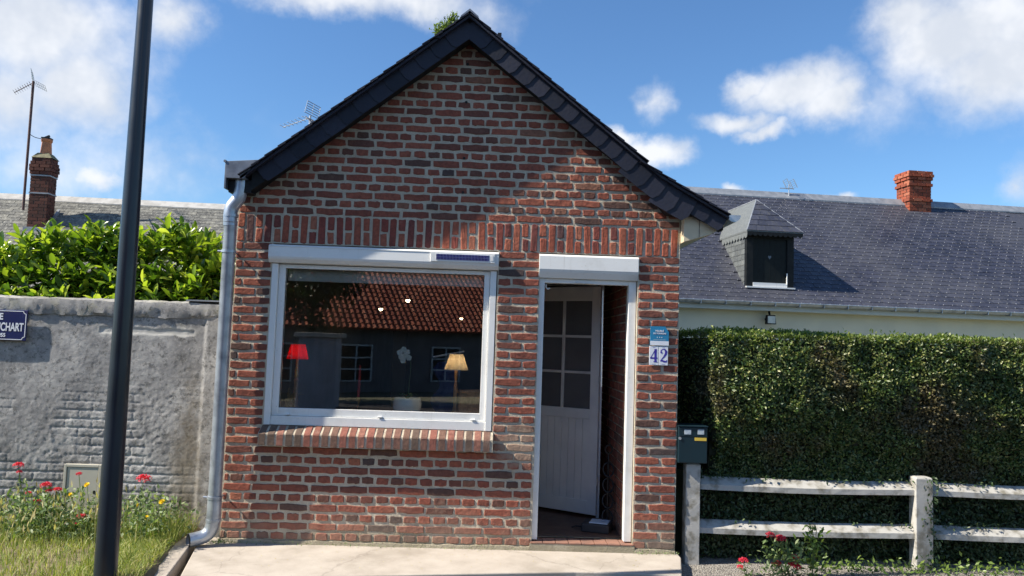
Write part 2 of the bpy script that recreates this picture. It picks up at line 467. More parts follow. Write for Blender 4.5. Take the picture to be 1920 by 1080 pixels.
def render_mat():
    m, t, p = new_mat('old_grey_render')
    pos = geo_pos(t)
    a = t.ramp(t.noise(pos, 3.0, 8, .7), [(.3, (.14, .135, .13)), (.42, (.27, .263, .258)), (.55, (.39, .38, .37)), (.72, (.56, .545, .52))])
    st = t.smooth(t.noise(pos, 22, 8, .8), .52, .60)
    a = t.mix(t.math('MULTIPLY', st, .7), a, (.10, .10, .095))
    fl = t.smooth(t.noise(pos, 48, 5, .7), .58, .66)
    a = t.mix(t.math('MULTIPLY', fl, .5), a, (.55, .54, .51))
    big = t.smooth(t.noise(pos, 1.3, 5, .6), .42, .62)
    a = t.mix(t.math('MULTIPLY', big, .35), a, (.16, .158, .16))
    # brown stain running down by the drainpipe
    sd = t.vmath('MULTIPLY', t.vmath('SUBTRACT', pos, (-.42, 0, .35)), (5.5, 0, 1.0))
    q = t.math('ADD', t.vmath('LENGTH', sd), t.math('MULTIPLY', t.noise(pos, 9, 6, .7), 1.6))
    a = t.mix(t.math('MULTIPLY', t.smooth(q, 2.0, .9), .65), a, (.16, .125, .075))
    # bare pale band under the coping
    sz = t.node('ShaderNodeSeparateXYZ')
    t.l.new(pos, sz.inputs[0])
    zz = t.math('ABSOLUTE', t.math('SUBTRACT', sz.outputs[2], 1.60))
    zz = t.math('ADD', zz, t.math('MULTIPLY', t.math('SUBTRACT', t.noise(pos, 8, 5, .7), .5), .16))
    xm = t.math('MULTIPLY', t.smooth(sz.outputs[0], -1.28, -1.18), t.smooth(sz.outputs[0], -.35, -.5))
    a = t.mix(t.math('MULTIPLY', t.math('MULTIPLY', t.smooth(zz, .05, .03), xm), .8), a, (.50, .49, .46))
    # lichen green on top
    g = t.math('MULTIPLY', t.smooth(sz.outputs[2], 1.5, 1.8), t.smooth(t.noise(pos, 6, 5, .7), .5, .65))
    a = t.mix(t.math('MULTIPLY', g, .4), a, (.20, .19, .10))
    t.l.new(a, p.inputs['Base Color'])
    p.inputs['Roughness'].default_value = .95
    p.inputs['Specular IOR Level'].default_value = .15
    h = t.math('ADD', t.math('MULTIPLY', t.noise(pos, 24, 8, .75), .30), t.math('MULTIPLY', t.noise(pos, 130, 5, .7), .7))
    bump(t, p, h, .55, .007)
    return m
M['render'] = render_mat()


def gravel_mat(name, stops, scale=90):
    m, t, p = new_mat(name)
    pos = geo_pos(t)
    v = t.node('ShaderNodeTexVoronoi')
    v.inputs['Scale'].default_value = scale
    t.l.new(pos, v.inputs['Vector'])
    c = t.ramp(v.outputs['Distance'], [(0, (1, 1, 1)), (.6, (.35, .35, .35))])
    b = t.node('ShaderNodeSeparateColor')
    t.l.new(v.outputs['Color'], b.inputs[0])
    base = t.ramp(b.outputs[0], stops)
    t.l.new(t.mix(.6, base, t.mix(1.0, base, c, 'MULTIPLY')), p.inputs['Base Color'])
    p.inputs['Roughness'].default_value = .9
    bump(t, p, t.math('SUBTRACT', 1.0, v.outputs['Distance']), 1.0, .012)
    return m
M['gravel'] = gravel_mat('pale_gravel', [(0, (.22, .20, .18)), (.5, (.38, .35, .31)), (1, (.55, .52, .47))])
M['asphalt'] = gravel_mat('grey_asphalt', [(0, (.045, .047, .055)), (1, (.085, .085, .095))], 140)
M['soil'] = plain('dry_soil', (.13, .10, .06), (.20, .16, .09), 14, .95, bs=.6, bscale=40)
M['far_ground'] = plain('far_ground', (.10, .11, .06), (.16, .14, .10), .6, .95)
M['hook'] = plain('bright_slate_hook', (.40, .42, .46), None, 10, .4, metal=.3)


# ------------------------------------------------------------------ mesh helpers
def link(o, parent=None):
    C.objects.link(o)
    if parent: o.parent = parent
    return o


class MB:
    def __init__(s):
        s.v, s.f = [], []

    def add(s, vs, fs, mat=None):
        b = len(s.v)
        if mat is not None: vs = [mat @ Vector(p) for p in vs]
        s.v += [tuple(p) for p in vs]
        s.f += [tuple(b + i for i in f) for f in fs]
        return s

    def box(s, x0, x1, y0, y1, z0, z1, mat=None):
        return s.add([(x0, y0, z0), (x1, y0, z0), (x1, y1, z0), (x0, y1, z0), (x0, y0, z1), (x1, y0, z1), (x1, y1, z1), (x0, y1, z1)],
                     [(0, 3, 2, 1), (4, 5, 6, 7), (0, 1, 5, 4), (1, 2, 6, 5), (2, 3, 7, 6), (3, 0, 4, 7)], mat)

    def prism(s, pts, axis, a, b, mat=None):
        """polygon pts (2-D) extruded along axis from a to b; the polygon lies in the other two axes (in order)"""
        n = len(pts)
        def mk(p, t):
            if axis == 'x': return (t, p[0], p[1])
            if axis == 'y': return (p[0], t, p[1])
            return (p[0], p[1], t)
        vs = [mk(p, a) for p in pts] + [mk(p, b) for p in pts]
        fs = [tuple(range(n)), tuple(reversed(range(n, 2 * n)))] + [(i, i + n, (i + 1) % n + n, (i + 1) % n) for i in range(n)]
        return s.add(vs, fs, mat)

    def tube(s, pts, rad, n=10, cap=True):
        pts = [Vector(p) for p in pts]
        if not hasattr(rad, '__len__'): rad = [rad] * len(pts)
        rings = []
        ref = None
        for i, p in enumerate(pts):
            d = (pts[min(i + 1, len(pts) - 1)] - pts[max(i - 1, 0)]).normalized()
            if ref is None:
                ref = Vector((0, 0, 1)) if abs(d.z) < .9 else Vector((1, 0, 0))
            a = (ref - d * ref.dot(d)).normalized()
            ref = a
            b = d.cross(a)
            rings.append([p + (a * math.cos(2 * math.pi * k / n) + b * math.sin(2 * math.pi * k / n)) * rad[i] for k in range(n)])
        vs = [q for r_ in rings for q in r_]
        fs = []
        for i in range(len(pts) - 1):
            for k in range(n):
                fs.append((i * n + k, i * n + (k + 1) % n, (i + 1) * n + (k + 1) % n, (i + 1) * n + k))
        if cap:
            fs.append(tuple(reversed(range(n))))
            fs.append(tuple(range((len(pts) - 1) * n, len(pts) * n)))
        return s.add(vs, fs)

    def lathe(s, prof, cx=0, cy=0, n=20, cap=True):
        vs, fs = [], []
        for (r_, z) in prof:
            vs += [(cx + r_ * math.cos(2 * math.pi * k / n), cy + r_ * math.sin(2 * math.pi * k / n), z) for k in range(n)]
        for i in range(len(prof) - 1):
            for k in range(n):
                fs.append((i * n + k, i * n + (k + 1) % n, (i + 1) * n + (k + 1) % n, (i + 1) * n + k))
        if cap:
            fs.append(tuple(reversed(range(n))))
            fs.append(tuple(range((len(prof) - 1) * n, len(prof) * n)))
        return s.add(vs, fs)

    def mesh(s, name):
        m = bpy.data.meshes.new(name)
        m.from_pydata(s.v, [], s.f)
        m.update()
        return m

    def build(s, name, mat, parent=None, smooth=False, bevel=0, kind=None, label=None, loc=None, rot=None):
        m = s.mesh(name)
        m.materials.append(mat)
        if smooth:
            m.polygons.foreach_set('use_smooth', [True] * len(m.polygons))
            m.set_sharp_from_angle(angle=R(38))
        o = link(bpy.data.objects.new(name, m), parent)
        if loc: o.location = loc
        if rot: o.rotation_euler = rot
        if bevel:
            b = o.modifiers.new('bevel', 'BEVEL')
            b.width = bevel
            b.segments = 2
            b.limit_method = 'ANGLE'
        if kind: o['kind'] = kind
        if label: o['label'] = label
        return o


def box(name, mat, parent, x0, x1, y0, y1, z0, z1, bevel=0, **kw):
    return MB().box(x0, x1, y0, y1, z0, z1).build(name, mat, parent, bevel=bevel, **kw)


def tag(o, label=None, cat=None, group=None, kind=None):
    if label: o['label'] = label
    if cat: o['category'] = cat
    if group: o['group'] = group
    if kind: o['kind'] = kind
    return o


def thing(name, label, cat, loc=(0, 0, 0), rz=0, group=None):
    o = bpy.data.objects.new(name, None)
    o.empty_display_size = .1
    C.objects.link(o)
    o.location = loc
    o.rotation_euler = (0, 0, rz)
    return tag(o, label, cat, group)


def inst(name, mesh, parent, loc=(0, 0, 0), rot=(0, 0, 0), scale=None, mw=None):
    o = bpy.data.objects.new(name, mesh)
    C.objects.link(o)
    o.parent = parent
    if mw is not None:
        o.matrix_basis = mw
    else:
        o.location = loc
        o.rotation_euler = rot
        if scale: o.scale = scale
    return o


def arrays_mesh(name, V, k, mat):
    """V (n*k,3) vertices; every k consecutive ones one polygon ring given by template faces"""
    pass


def scatter_mesh(name, tv, tf, mats3, pos, mat):
    """one joined mesh of a template copied with 3x3 matrices (N,3,3) and positions (N,3)"""
    tv = np.asarray(tv, float)
    N = len(pos)
    V = np.einsum('nij,kj->nki', mats3, tv) + pos[:, None, :]
    nv = len(tv)
    m = bpy.data.meshes.new(name)
    m.vertices.add(N * nv)
    m.vertices.foreach_set('co', V.astype(np.float32).ravel())
    sizes = np.array([len(f) for f in tf])
    flat = np.concatenate([np.array(f) for f in tf])
    loops = (flat[None, :] + (np.arange(N) * nv)[:, None]).ravel()
    tot = np.tile(sizes, N)
    start = np.concatenate([[0], np.cumsum(tot)[:-1]])
    m.loops.add(len(loops))
    m.loops.foreach_set('vertex_index', loops.astype(np.int32))
    m.polygons.add(len(tot))
    m.polygons.foreach_set('loop_start', start.astype(np.int32))
    m.polygons.foreach_set('loop_total', tot.astype(np.int32))
    m.update(calc_edges=True)
    m.materials.append(mat)
    return m


def frames(axis, normal, sx, sy=None):
    """(N,3,3): columns = side*sx, axis*sy, normal*sx"""
    a = axis / np.linalg.norm(axis, axis=1, keepdims=True)
    n = normal - (normal * a).sum(1, keepdims=True) * a
    n /= np.linalg.norm(n, axis=1, keepdims=True) + 1e-9
    s_ = np.cross(a, n)
    sy = sx if sy is None else sy
    return np.stack([s_ * sx[:, None], a * sy[:, None], n * sx[:, None]], axis=2)


def noise3(p, seed=0):
    """smooth value noise, p (N,3)"""
    i = np.floor(p).astype(np.int64)
    f = p - i
    f = f * f * (3 - 2 * f)
    def h(a, b, c):
        x = (a * 374761393 + b * 668265263 + c * 2147483647 + seed * 1274126177) & 0xffffffff
        x = ((x ^ (x >> 13)) * 1274126177) & 0xffffffff
        return ((x ^ (x >> 16)) & 0xffff) / 65535.0
    r_ = 0
    for dx in (0, 1):
        for dy in (0, 1):
            for dz in (0, 1):
                wgt = (f[:, 0] if dx else 1 - f[:, 0]) * (f[:, 1] if dy else 1 - f[:, 1]) * (f[:, 2] if dz else 1 - f[:, 2])
                r_ = r_ + wgt * h(i[:, 0] + dx, i[:, 1] + dy, i[:, 2] + dz)
    return r_


def fbm(p, oct=4, seed=0, rough=.5):
    t_, a, s_ = 0, 1, 0
    for k in range(oct):
        t_ = t_ + a * noise3(p * 2 ** k, seed + k)
        s_ += a
        a *= rough
    return t_ / s_


def text(name, body, mat, parent, x, y, z, size, align='CENTER', label=None, ry=0, xs=1.0, ext=.0008, bold=0):
    c = bpy.data.curves.new(name, 'FONT')
    c.body = body
    c.size = size
    c.align_x = align
    c.align_y = 'CENTER'
    c.extrude = ext
    c.offset = bold
    o = link(bpy.data.objects.new(name, c), parent)
    o.location = (x, y, z)
    o.rotation_euler = (R(90), ry, 0)
    o.scale = (xs, 1, 1)
    c.materials.append(mat)
    m = bpy.data.meshes.new_from_object(o)
    q = link(bpy.data.objects.new(name, m), parent)
    q.location, q.rotation_euler, q.scale = o.location, o.rotation_euler, o.scale
    bpy.data.objects.remove(o)
    if not m.materials: m.materials.append(mat)
    if label: q['label'] = label
    return q


# ------------------------------------------------------------------ ground
g = MB()
g.add([(-300, -300, -.16), (300, -300, -.16), (300, 300, -.16), (-300, 300, -.16)], [(0, 1, 2, 3)])
tag(g.build('ground', M['far_ground']), 'earth ground stretching away under the houses', kind='structure')
g = MB()
g.add([(-60, -14, -.10), (60, -14, -.10), (60, -.45, -.10), (-60, -.45, -.10)], [(0, 1, 2, 3)])
tag(g.build('road', M['asphalt']), 'grey asphalt road in front of the brick house', kind='structure')
# concrete apron with a slightly bowed front edge
pts = [(-.12, .14), (-.165, .05), (.06, -.90), (.7, -.80), (1.3, -.735), (1.8, -.66), (2.25, -.595), (2.7, -.535), (3.1, -.53), (3.45, -.56), (3.56, -.10), (3.56, .2)]
g = MB()
g.prism(pts, 'z', -.15, 0.0)
o = g.build('pavement', M['conc'], bevel=.008)
tag(o, 'pale concrete apron in front of the brick house', kind='structure')
# kerb strip left of the drain gap
g = MB()
g.prism([(-.30, .10), (-.29, -.1), (-.11, -1.0), (.0, -1.0), (-.21, .10)], 'z', -.15, .012)
tag(g.build('kerb', M['conc'], bevel=.006), 'narrow concrete kerb beside the drain gap at the grass', kind='structure')
# grass bank on the left
nx, ny = 70, 40
xs = np.linspace(-5, .0, nx)
ys = np.linspace(-1.9, .42, ny)
X, Y = np.meshgrid(xs, ys)
Z = .02 + .05 * fbm(np.stack([X.ravel() * 3, Y.ravel() * 3, X.ravel() * 0], 1), 4, 3).reshape(X.shape)
Z += .04 * np.clip((-Y - .3), 0, 1)
XK = -.33 + np.clip(-.1 - Y, 0, 2) * .20
Z -= .16 * np.clip((X - XK - .02) / .14, 0, 1)
vs = np.stack([X.ravel(), Y.ravel(), Z.ravel()], 1)
g = MB()
g.v = [tuple(p) for p in vs]
g.f = [(j * nx + i, j * nx + i + 1, (j + 1) * nx + i + 1, (j + 1) * nx + i) for j in range(ny - 1) for i in range(nx - 1)]
tag(g.build('verge', M['soil'], smooth=True), 'dry earth verge under the long grass', kind='structure')
# gravel on the right
g = MB()
g.add([(3.5, -.62, -.085), (9, -.62, -.085), (9, 1.2, -.085), (3.5, 1.2, -.085)], [(0, 1, 2, 3)])
tag(g.build('path', M['gravel']), 'pale gravel strip along the white fence', kind='structure')
# loose pebbles on it
tvp = [(0, 0, .6), (.6, 0, 0), (0, .5, 0), (-.6, 0, 0), (0, -.5, 0)]
tfp = [(0, 1, 2), (0, 2, 3), (0, 3, 4), (0, 4, 1)]
N = 2600
P = np.stack([rng.uniform(3.55, 6.6, N), rng.uniform(-.6, .05, N), np.full(N, -.084)], 1)
ang = rng.uniform(0, 6.28, N)
s_ = rng.uniform(.006, .013, N)
Mx = frames(np.stack([np.cos(ang), np.sin(ang), ang * 0], 1), np.tile([0, 0, 1.], (N, 1)), s_)
me = scatter_mesh('gravel', tvp, tfp, Mx, P, M['gravel'])
tag(link(bpy.data.objects.new('gravel', me)), 'loose pale gravel stones by the fence foot', 'gravel', kind='stuff')

# ================================================================== the brick house
H = thing('brick_house', 'small red brick gabled house front with white window and half open door', 'house')
APX, APZ, SLP = 1.784, 4.193, .794


def zr(x):
    z = APZ - SLP * abs(x - APX)
    if x > 3.33: z = 2.965 - (x - 3.33) * .57
    return z


W = 3.535
wall = MB()
YB = .22
wall.box(0, 2.41, 0, YB, -.1, .76)
wall.box(0, .29, 0, YB, .76, 2.33)
wall.box(.29, 2.075, .005, YB, .76, .895)
wall.box(2.075, 2.41, 0, YB, .76, 2.33)
wall.box(3.20, W, 0, YB, -.1, 2.33)
wall.box(2.41, 3.20, .03, YB, -.1, .055)
wall.prism([(0, 2.33), (W, 2.33), (W, zr(W) - .05), (3.33, zr(3.33) - .05), (APX, APZ - .04), (0, zr(0) - .04)], 'y', 0, YB)
wall_o = wall.build('wall', M['mortar'], H)
# rough cement plinth
def fillet(x0, x1):
    m = MB()
    n = int((x1 - x0) / .02)
    for i in range(n + 1):
        x = x0 + (x1 - x0) * i / n
        a_ = fbm(np.array([[x * 7, 1.3, 0]]), 3, 3)[0]
        b_ = fbm(np.array([[x * 9, 7.3, 0]]), 3, 4)[0]
        m.v += [(x, .01, .020 + .030 * b_), (x, -.006 - .010 * a_, .014 + .026 * b_), (x, -.014 - .022 * a_, -.03)]
    m.f = [(i * 3 + k, i * 3 + k + 1, i * 3 + k + 4, i * 3 + k + 3) for i in range(n) for k in (0, 1)]
    m.build('plinth', M['mortar'], H, smooth=True)
fillet(0, 2.395)
fillet(3.215, W)
box('threshold', M['mortar'], H, 2.395, 3.215, -.015, .2, -.02, .055)
for i in range(8):
    box('threshold_tile', M['tile_red'], H, 2.40 + i * .1015, 2.40 + i * .1015 + .096, -.018, .13, .056, .066, bevel=.002)


def brick_mesh(name, wd, ht, seed, mat, proud=.006, rough_=1.0):
    r_ = random.Random(seed)
    j = lambda a: r_.uniform(-a, a) * rough_
    hw, hh = wd / 2, ht / 2
    e = .0042
    pts = [(-hw + j(e) + .002, -hh + j(.003) + .004), (-hw * .5 + j(.01), -hh + j(e)), (j(.01), -hh + j(e)), (hw * .5 + j(.01), -hh + j(e)), (hw + j(e) - .002, -hh + j(.003) + .003),
           (hw + j(e) - .002, hh + j(.003) - .004), (hw * .5 + j(.01), hh + j(e)), (j(.01), hh + j(e)), (-hw * .5 + j(.01), hh + j(e)), (-hw + j(e) + .002, hh + j(.003) - .003)]
    inn = [(x * (1 - .005 / hw), z * (1 - .004 / hh)) for x, z in pts]
    vs = [(x, .01, z) for x, z in pts] + [(x, -proud + .004, z) for x, z in pts] + [(x, -proud + j(.0012), z) for x, z in inn]
    n = 10
    fs = [(i, (i + 1) % n, n + (i + 1) % n, n + i) for i in range(n)] + [(n + i, n + (i + 1) % n, 2 * n + (i + 1) % n, 2 * n + i) for i in range(n)] + [tuple(range(2 * n, 3 * n))]
    m = bpy.data.meshes.new(name)
    m.from_pydata(vs, [], fs)
    m.update()
    m.materials.append(mat)
    return m


CH = .0723
bricks = []   # x centre, z centre, w, h, type
def add_b(x0, x1, z0, z1, kind='n'):
    jx, jz = random.uniform(-.003, .003), random.uniform(-.0018, .0018)
    bricks.append(((x0 + x1) / 2 + jx, (z0 + z1) / 2 + jz, x1 - x0, z1 - z0, kind))


JT = .017
JZ = .021
def row(x0, x1, z, header, off=0, ps=.2297, ch=.0703):
    CH = ch
    pitch = ps / 2 if header else ps
    x = x0 - off
    while x < x1 - .02:
        a, b = max(x, x0), min(x + pitch, x1)
        if b - a > .04:
            a2, b2 = a + JT / 2, b - JT / 2
            zt0 = z + CH - JZ / 2 + .035
            if z > 2.5:
                while a2 < b2 and zr(a2) < zt0: a2 += .005
                while b2 > a2 and zr(b2) < zt0: b2 -= .005
            if b2 - a2 > .03:
                add_b(a2, b2, z + JZ / 2, z + CH - JZ / 2)
        x += pitch


for i in range(32):
    z = .026 + CH * i
    odd = i % 2 == 1
    if i < 10:
        row(.0, 2.405, z, not odd, .0035 if odd else .062, .2255, CH)
    else:
        if i % 2: 
            add_b(.003, .055, z + JZ / 2, z + CH - JZ / 2); add_b(.067, .283, z + JZ / 2, z + CH - JZ / 2)
        else:
            add_b(.003, .165, z + JZ / 2, z + CH - JZ / 2); add_b(.178, .283, z + JZ / 2, z + CH - JZ / 2)
        x0 = 2.082
        if i % 2:
            add_b(x0 + .002, x0 + .205, z + JZ / 2, z + CH - JZ / 2); add_b(x0 + .22, 2.405, z + JZ / 2, z + CH - JZ / 2)
        else:
            add_b(x0 + .002, x0 + .10, z + JZ / 2, z + CH - JZ / 2); add_b(x0 + .115, 2.405, z + JZ / 2, z + CH - JZ / 2)
    if i % 2:
        add_b(3.207, 3.40, z + JZ / 2, z + CH - JZ / 2); add_b(3.42, W - .004, z + JZ / 2, z + CH - JZ / 2)
    else:
        add_b(3.207, 3.302, z + JZ / 2, z + CH - JZ / 2); add_b(3.32, W - .004, z + JZ / 2, z + CH - JZ / 2)
# soldier course
zs0, zs1 = 2.338, 2.556
x = .004
k = 0
while x < W - .05:
    wd = .0545
    if k % 2: add_b(x, x + wd, zs0, zs1, 's')
    else:
        mid = (zs0 + zs1) / 2 + random.uniform(-.008, .008)
        add_b(x, x + wd, zs0, mid - .009, 's')
        add_b(x, x + wd, mid + .009, zs1, 's')
    x += .0706
    k += 1
for j in range(22):
    z = 2.562 + .0703 * j
    row(0.0, W, z, j % 2 == 1, .0197 if j % 2 else .089)

bricks.sort(key=lambda b: -(b[2] * b[3]) - (0.02 if b[4] == 's' and b[3] > .1 else 0))
cache = {}
loose = {'n': MB(), 's': MB()}
for q, (cx, cz, wd, ht, kd) in enumerate(bricks):
    proud = .004 + (q * 7919 % 5) * .0009
    if q < 300:
        key = (round(wd, 2), round(ht, 2), kd, q % 7)
        if key not in cache:
            cache[key] = brick_mesh('brick', wd, ht, len(cache) * 13 + 5, M['soldier'] if kd == 's' else M['brick'], .0055)
        o = inst('brick', cache[key], wall_o, (cx, -proud + .0055, cz), (0, R(random.uniform(-.5, .5)), R(180) * 0))
    else:
        m = brick_mesh('tmp', wd, ht, q, M['brick'], proud)
        loose[kd].add([(v.co.x + cx, v.co.y, v.co.z + cz) for v in m.vertices], [tuple(p.vertices) for p in m.polygons])
        bpy.data.meshes.remove(m)
tag(loose['n'].build('brick_courses', M['brick_i'], wall_o), kind='stuff')
tag(loose['s'].build('brick_band', M['soldier_i'], wall_o), kind='stuff')
# four small dark holes up the gable
for zz in (3.848, 3.533, 3.073, 2.794):
    g = MB()
    g.tube([(1.774, -.0085, zz), (1.774, .02, zz)], .011, 10)
    g.build('vent_hole', M['black'], wall_o)

# bodies behind the facade
g = MB()
g.box(0, .2, YB, 8.5, -.1, zr(0) - .1)
g.box(W - .22, W, YB, 8.5, -.1, 2.6)
g.box(0, W, 8.3, 8.5, -.1, 2.6)
g.build('side_wall', M['mortar'], H)
g = MB()
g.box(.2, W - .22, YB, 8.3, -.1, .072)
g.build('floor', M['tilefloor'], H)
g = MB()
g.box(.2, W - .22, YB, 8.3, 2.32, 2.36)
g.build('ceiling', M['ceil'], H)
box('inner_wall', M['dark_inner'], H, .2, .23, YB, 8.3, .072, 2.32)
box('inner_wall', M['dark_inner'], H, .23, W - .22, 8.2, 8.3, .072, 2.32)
# brick lining of the entrance, right hand side
XI = 3.15
lin = box('entrance_wall', M['mortar'], H, XI, W - .22, YB, 3.4, .072, 2.32)
g = MB()
for i in range(32):
    z = .075 + CH * i
    y = YB + .005 - (.115 if i % 2 else 0)
    while y < 3.35:
        a, b = max(y, YB + .005), min(y + .22, 3.38)
        if b - a > .03:
            g.box(XI - .006 - random.uniform(0, .004), XI + .01, a, b - .012, z, min(z + CH - .013, 2.318))
        y += .2306
g.build('brick_courses', M['brick_i'], lin, kind='stuff')

# ---------------- roof
def rake_pts(y_extra=0):
    return [(.10, zr(.10)), (APX, APZ), (3.33, zr(3.33)), (3.86, zr(3.86))]
T = .018
g = MB()
Lp = [(.06, zr(.06)), (APX, APZ), (APX, APZ - T * 1.25), (.06, zr(.06) - T * 1.25)]
Rp = [(APX, APZ), (3.33, zr(3.33)), (3.87, zr(3.87)), (3.87, zr(3.87) - T), (3.33, zr(3.33) - T * 1.2), (APX, APZ - T * 1.25)]
g.prism([(x, z - .012) for x, z in Lp], 'y', -.200, 8.7)
g.prism([(x, z - .012) for x, z in Rp], 'y', -.200, 8.7)
roof = g.build('roof', M['slate'], H)
# slate courses with real butts, the verge column proud of the rest
cosL = math.cos(math.atan(SLP))
sinL = math.sin(math.atan(SLP))
def slate_box(mb, x, z, ang, side, y0, y1, ln, th):
    # a slate whose lower edge is at (x,z); ang slope; side +1 right slope, -1 left
    ca, sa = math.cos(ang), math.sin(ang)
    d = Vector((-side * ca, 0, sa))          # up the slope
    n_ = Vector((side * sa, 0, ca))
    p0 = Vector((x, 0, z)) + n_ * .012
    p1 = p0 + d * ln - n_ * .012
    q = []
    for y in (y0, y1):
        q += [p0 + Vector((0, y, 0)), p1 + Vector((0, y, 0)), p1 + n_ * th + Vector((0, y, 0)), p0 + n_ * th + Vector((0, y, 0))]
    mb.add(q, [(0, 1, 2, 3), (7, 6, 5, 4), (0, 4, 5, 1), (1, 5, 6, 2), (2, 6, 7, 3), (3, 7, 4, 0)])
joined = MB()
for side, xe in ((-1, .06), (1, 3.87)):
    x = xe
    while True:
        if side == -1 and x > APX - .05: break
        if side == 1 and x < APX + .05: break
        ang = math.atan(SLP) if x < 3.30 else math.atan(.57)
        z = zr(x) - .012
        verge = MB()
        ln_s = min(.19, abs(x - APX) / math.cos(ang) - .005)
        slate_box(verge, x, z, ang, side, -.218 - random.uniform(0, .008), .02, ln_s, .007)
        verge.build('slate', M['slate'], roof)
        for c_ in range(8):
            slate_box(joined, x, z, ang, side, .024 + c_ * .21, .23 + c_ * .21, ln_s, .007)
        x += side * -1 * math.cos(ang) * .125
joined.build('slate_courses', M['slate_mass'], roof, kind='stuff')
g = MB()
g.prism([(APX - .07, APZ - .045), (APX, APZ + .012), (APX + .07, APZ - .045), (APX + .07, APZ - .03), (APX, APZ + .03), (APX - .07, APZ - .03)], 'y', -.212, 8.7)
g.build('ridge_cap', M['zinc_dark'], roof)
g = MB()
for x in (1.52, 2.01):
    box('ridge_hook', M['iron'], roof, x, x + .03, -.215, -.18, zr(x) - .01, zr(x) + .022)

# verge boards hung with slates
g = MB()
FB = .155
def fb(x): return zr(x) - FB
g.prism([(.135, zr(.135) - .03), (APX, APZ - .045), (APX, APZ - FB - .03), (.135, zr(.135) - .165)], 'y', -.145, -.02)
g.prism([(APX, APZ - .045), (3.33, zr(3.33) - .035), (3.84, zr(3.84) - .03), (3.84, 2.545), (3.60, 2.648), (3.40, 2.665), (3.15, fb(3.15) + .0), (APX, APZ - FB - .03)], 'y', -.145, -.02)
verge_o = g.build('verge_board', M['black'], H)
def verge_slate(xa, za, xb, zb, wdt, i, lab=None):
    """slate from upper end a to lower end b along the rake; its lower end stands proud"""
    a, b = Vector((xa, 0, za)), Vector((xb, 0, zb))
    d = (b - a).normalized()
    n_ = Vector((-d.z, 0, d.x)) if d.x > 0 else Vector((d.z, 0, -d.x))
    n_ = -n_ if n_.z > 0 else n_          # downward, square to the rake
    L_ = (b - a).length
    cut = wdt * .30
    pts = [(0, 0), (L_, 0), (L_, wdt - cut), (L_ - cut * .55, wdt + random.uniform(-.004, .004)), (0, wdt)]
    vs = []
    for th in (0, .007):
        for (u, v) in pts:
            p = a + d * u + n_ * v
            y = -.147 - .001 - (.011 * u / L_) - th
            vs.append((p.x, y, p.z))
    n = 5
    fs = [tuple(reversed(range(n, 2 * n))), tuple(range(n))] + [(i_, (i_ + 1) % n, n + (i_ + 1) % n, n + i_) for i_ in range(n)]
    m = MB()
    m.add(vs, fs)
    m.build('slate', M['slate'], verge_o)
step = .118
for side in (-1, 1):
    k = 0
    while True:
        xa = APX + side * (.02 + step * k)
        xb = xa + side * step * 1.45
        if side == -1 and xb < .13: break
        if side == 1 and xb > 3.87: break
        wd = .128 if xa < 3.08 else (.17 if xa < 3.22 else (.20 if xa < 3.5 else .11))
        verge_slate(xa, zr(xa) - .035, xb, zr(xb) - .035, wd, k)
        k += 1
# open eaves box on the right
g = MB()
g.prism([(W + .004, 2.445), (3.76, 2.515), (3.86, 2.59), (3.86, 2.62), (3.60, 2.70), (W + .004, 2.70)], 'y', -.10, 0.02)
g.build('eaves_board', M['cream'], H, bevel=.003)
g = MB()
g.prism([(W + .004, 2.448), (3.90, 2.60), (3.90, 2.612), (W + .004, 2.462)], 'y', .02, 8.5)
g.build('soffit', M['cream'], H)
g = MB()
for k in (1,):
    x = W + .05 + k * .075
    g.box(x, x + .004, -.1025, -.099, 2.47 + k * .02, 2.66 - k * .012)
g.build('board_joint', M['dark_mortar'], H)
# gutter end on the right eave
g = MB()
prof = [(math.cos(t_) * .055, -math.sin(t_) * .055) for t_ in np.linspace(0, math.pi, 9)]
g.prism([(3.92 + a, 2.665 + b) for a, b in prof], 'y', -.16, 8.5)
g.build('gutter', M['zinc'], H, smooth=True)
# box gutter on the left
g = MB()
g.prism([(-.055, 2.93), (.21, 2.952), (.145, 2.89), (.09, 2.80), (-.045, 2.80)], 'y', -.20, -.185)
g.box(-.06, -.045, -.19, 8.5, 2.72, 2.925)
g.box(-.045, .10, -.185, 8.5, 2.80, 2.812)
g.build('gutter', M['zinc_dark'], H, bevel=.002)
g = MB()
g.tube([(-.058, -.205, 2.93), (-.058, 8.5, 2.93)], .011, 8)
g.build('gutter_bead', M['zinc_dark'], H, smooth=True)
box('eaves_board', M['black'], H, -.04, .135, -.14, -.02, 2.70, 2.798)

# downpipe
PY = -.105
def bez(pts, n=10):
    out_ = []
    P_ = [Vector(p) for p in pts]
    for i in range(len(P_) - 1):
        p0 = P_[max(i - 1, 0)]; p1 = P_[i]; p2 = P_[i + 1]; p3 = P_[min(i + 2, len(P_) - 1)]
        for k in range(n):
            t_ = k / n
            out_.append(.5 * ((2 * p1) + (p2 - p0) * t_ + (2 * p0 - 5 * p1 + 4 * p2 - p3) * t_ ** 2 + (3 * p1 - p0 - 3 * p2 + p3) * t_ ** 3))
    out_.append(P_[-1])
    return out_
pipe = MB()
top = bez([(.045, PY, 2.82), (.045, PY, 2.74), (.03, PY, 2.66), (-.015, PY, 2.59), (-.025, PY, 2.53), (-.022, PY, 2.44)], 7)
pipe.tube(top, .052, 20)
pipe.tube([(-.022, PY, 2.47), (-.021, PY, 2.45), (-.014, PY, .30)], [.054, .0485, .0485], 20)
low = bez([(-.014, PY, .34), (-.014, PY, .2), (-.03, PY, .115), (-.075, PY - .02, .07), (-.15, PY - .06, .052), (-.165, PY - .07, .05)], 7)
pipe.tube(low, .052, 20, cap=False)
po = pipe.build('downpipe', M['zinc'], H, smooth=True)
g = MB()
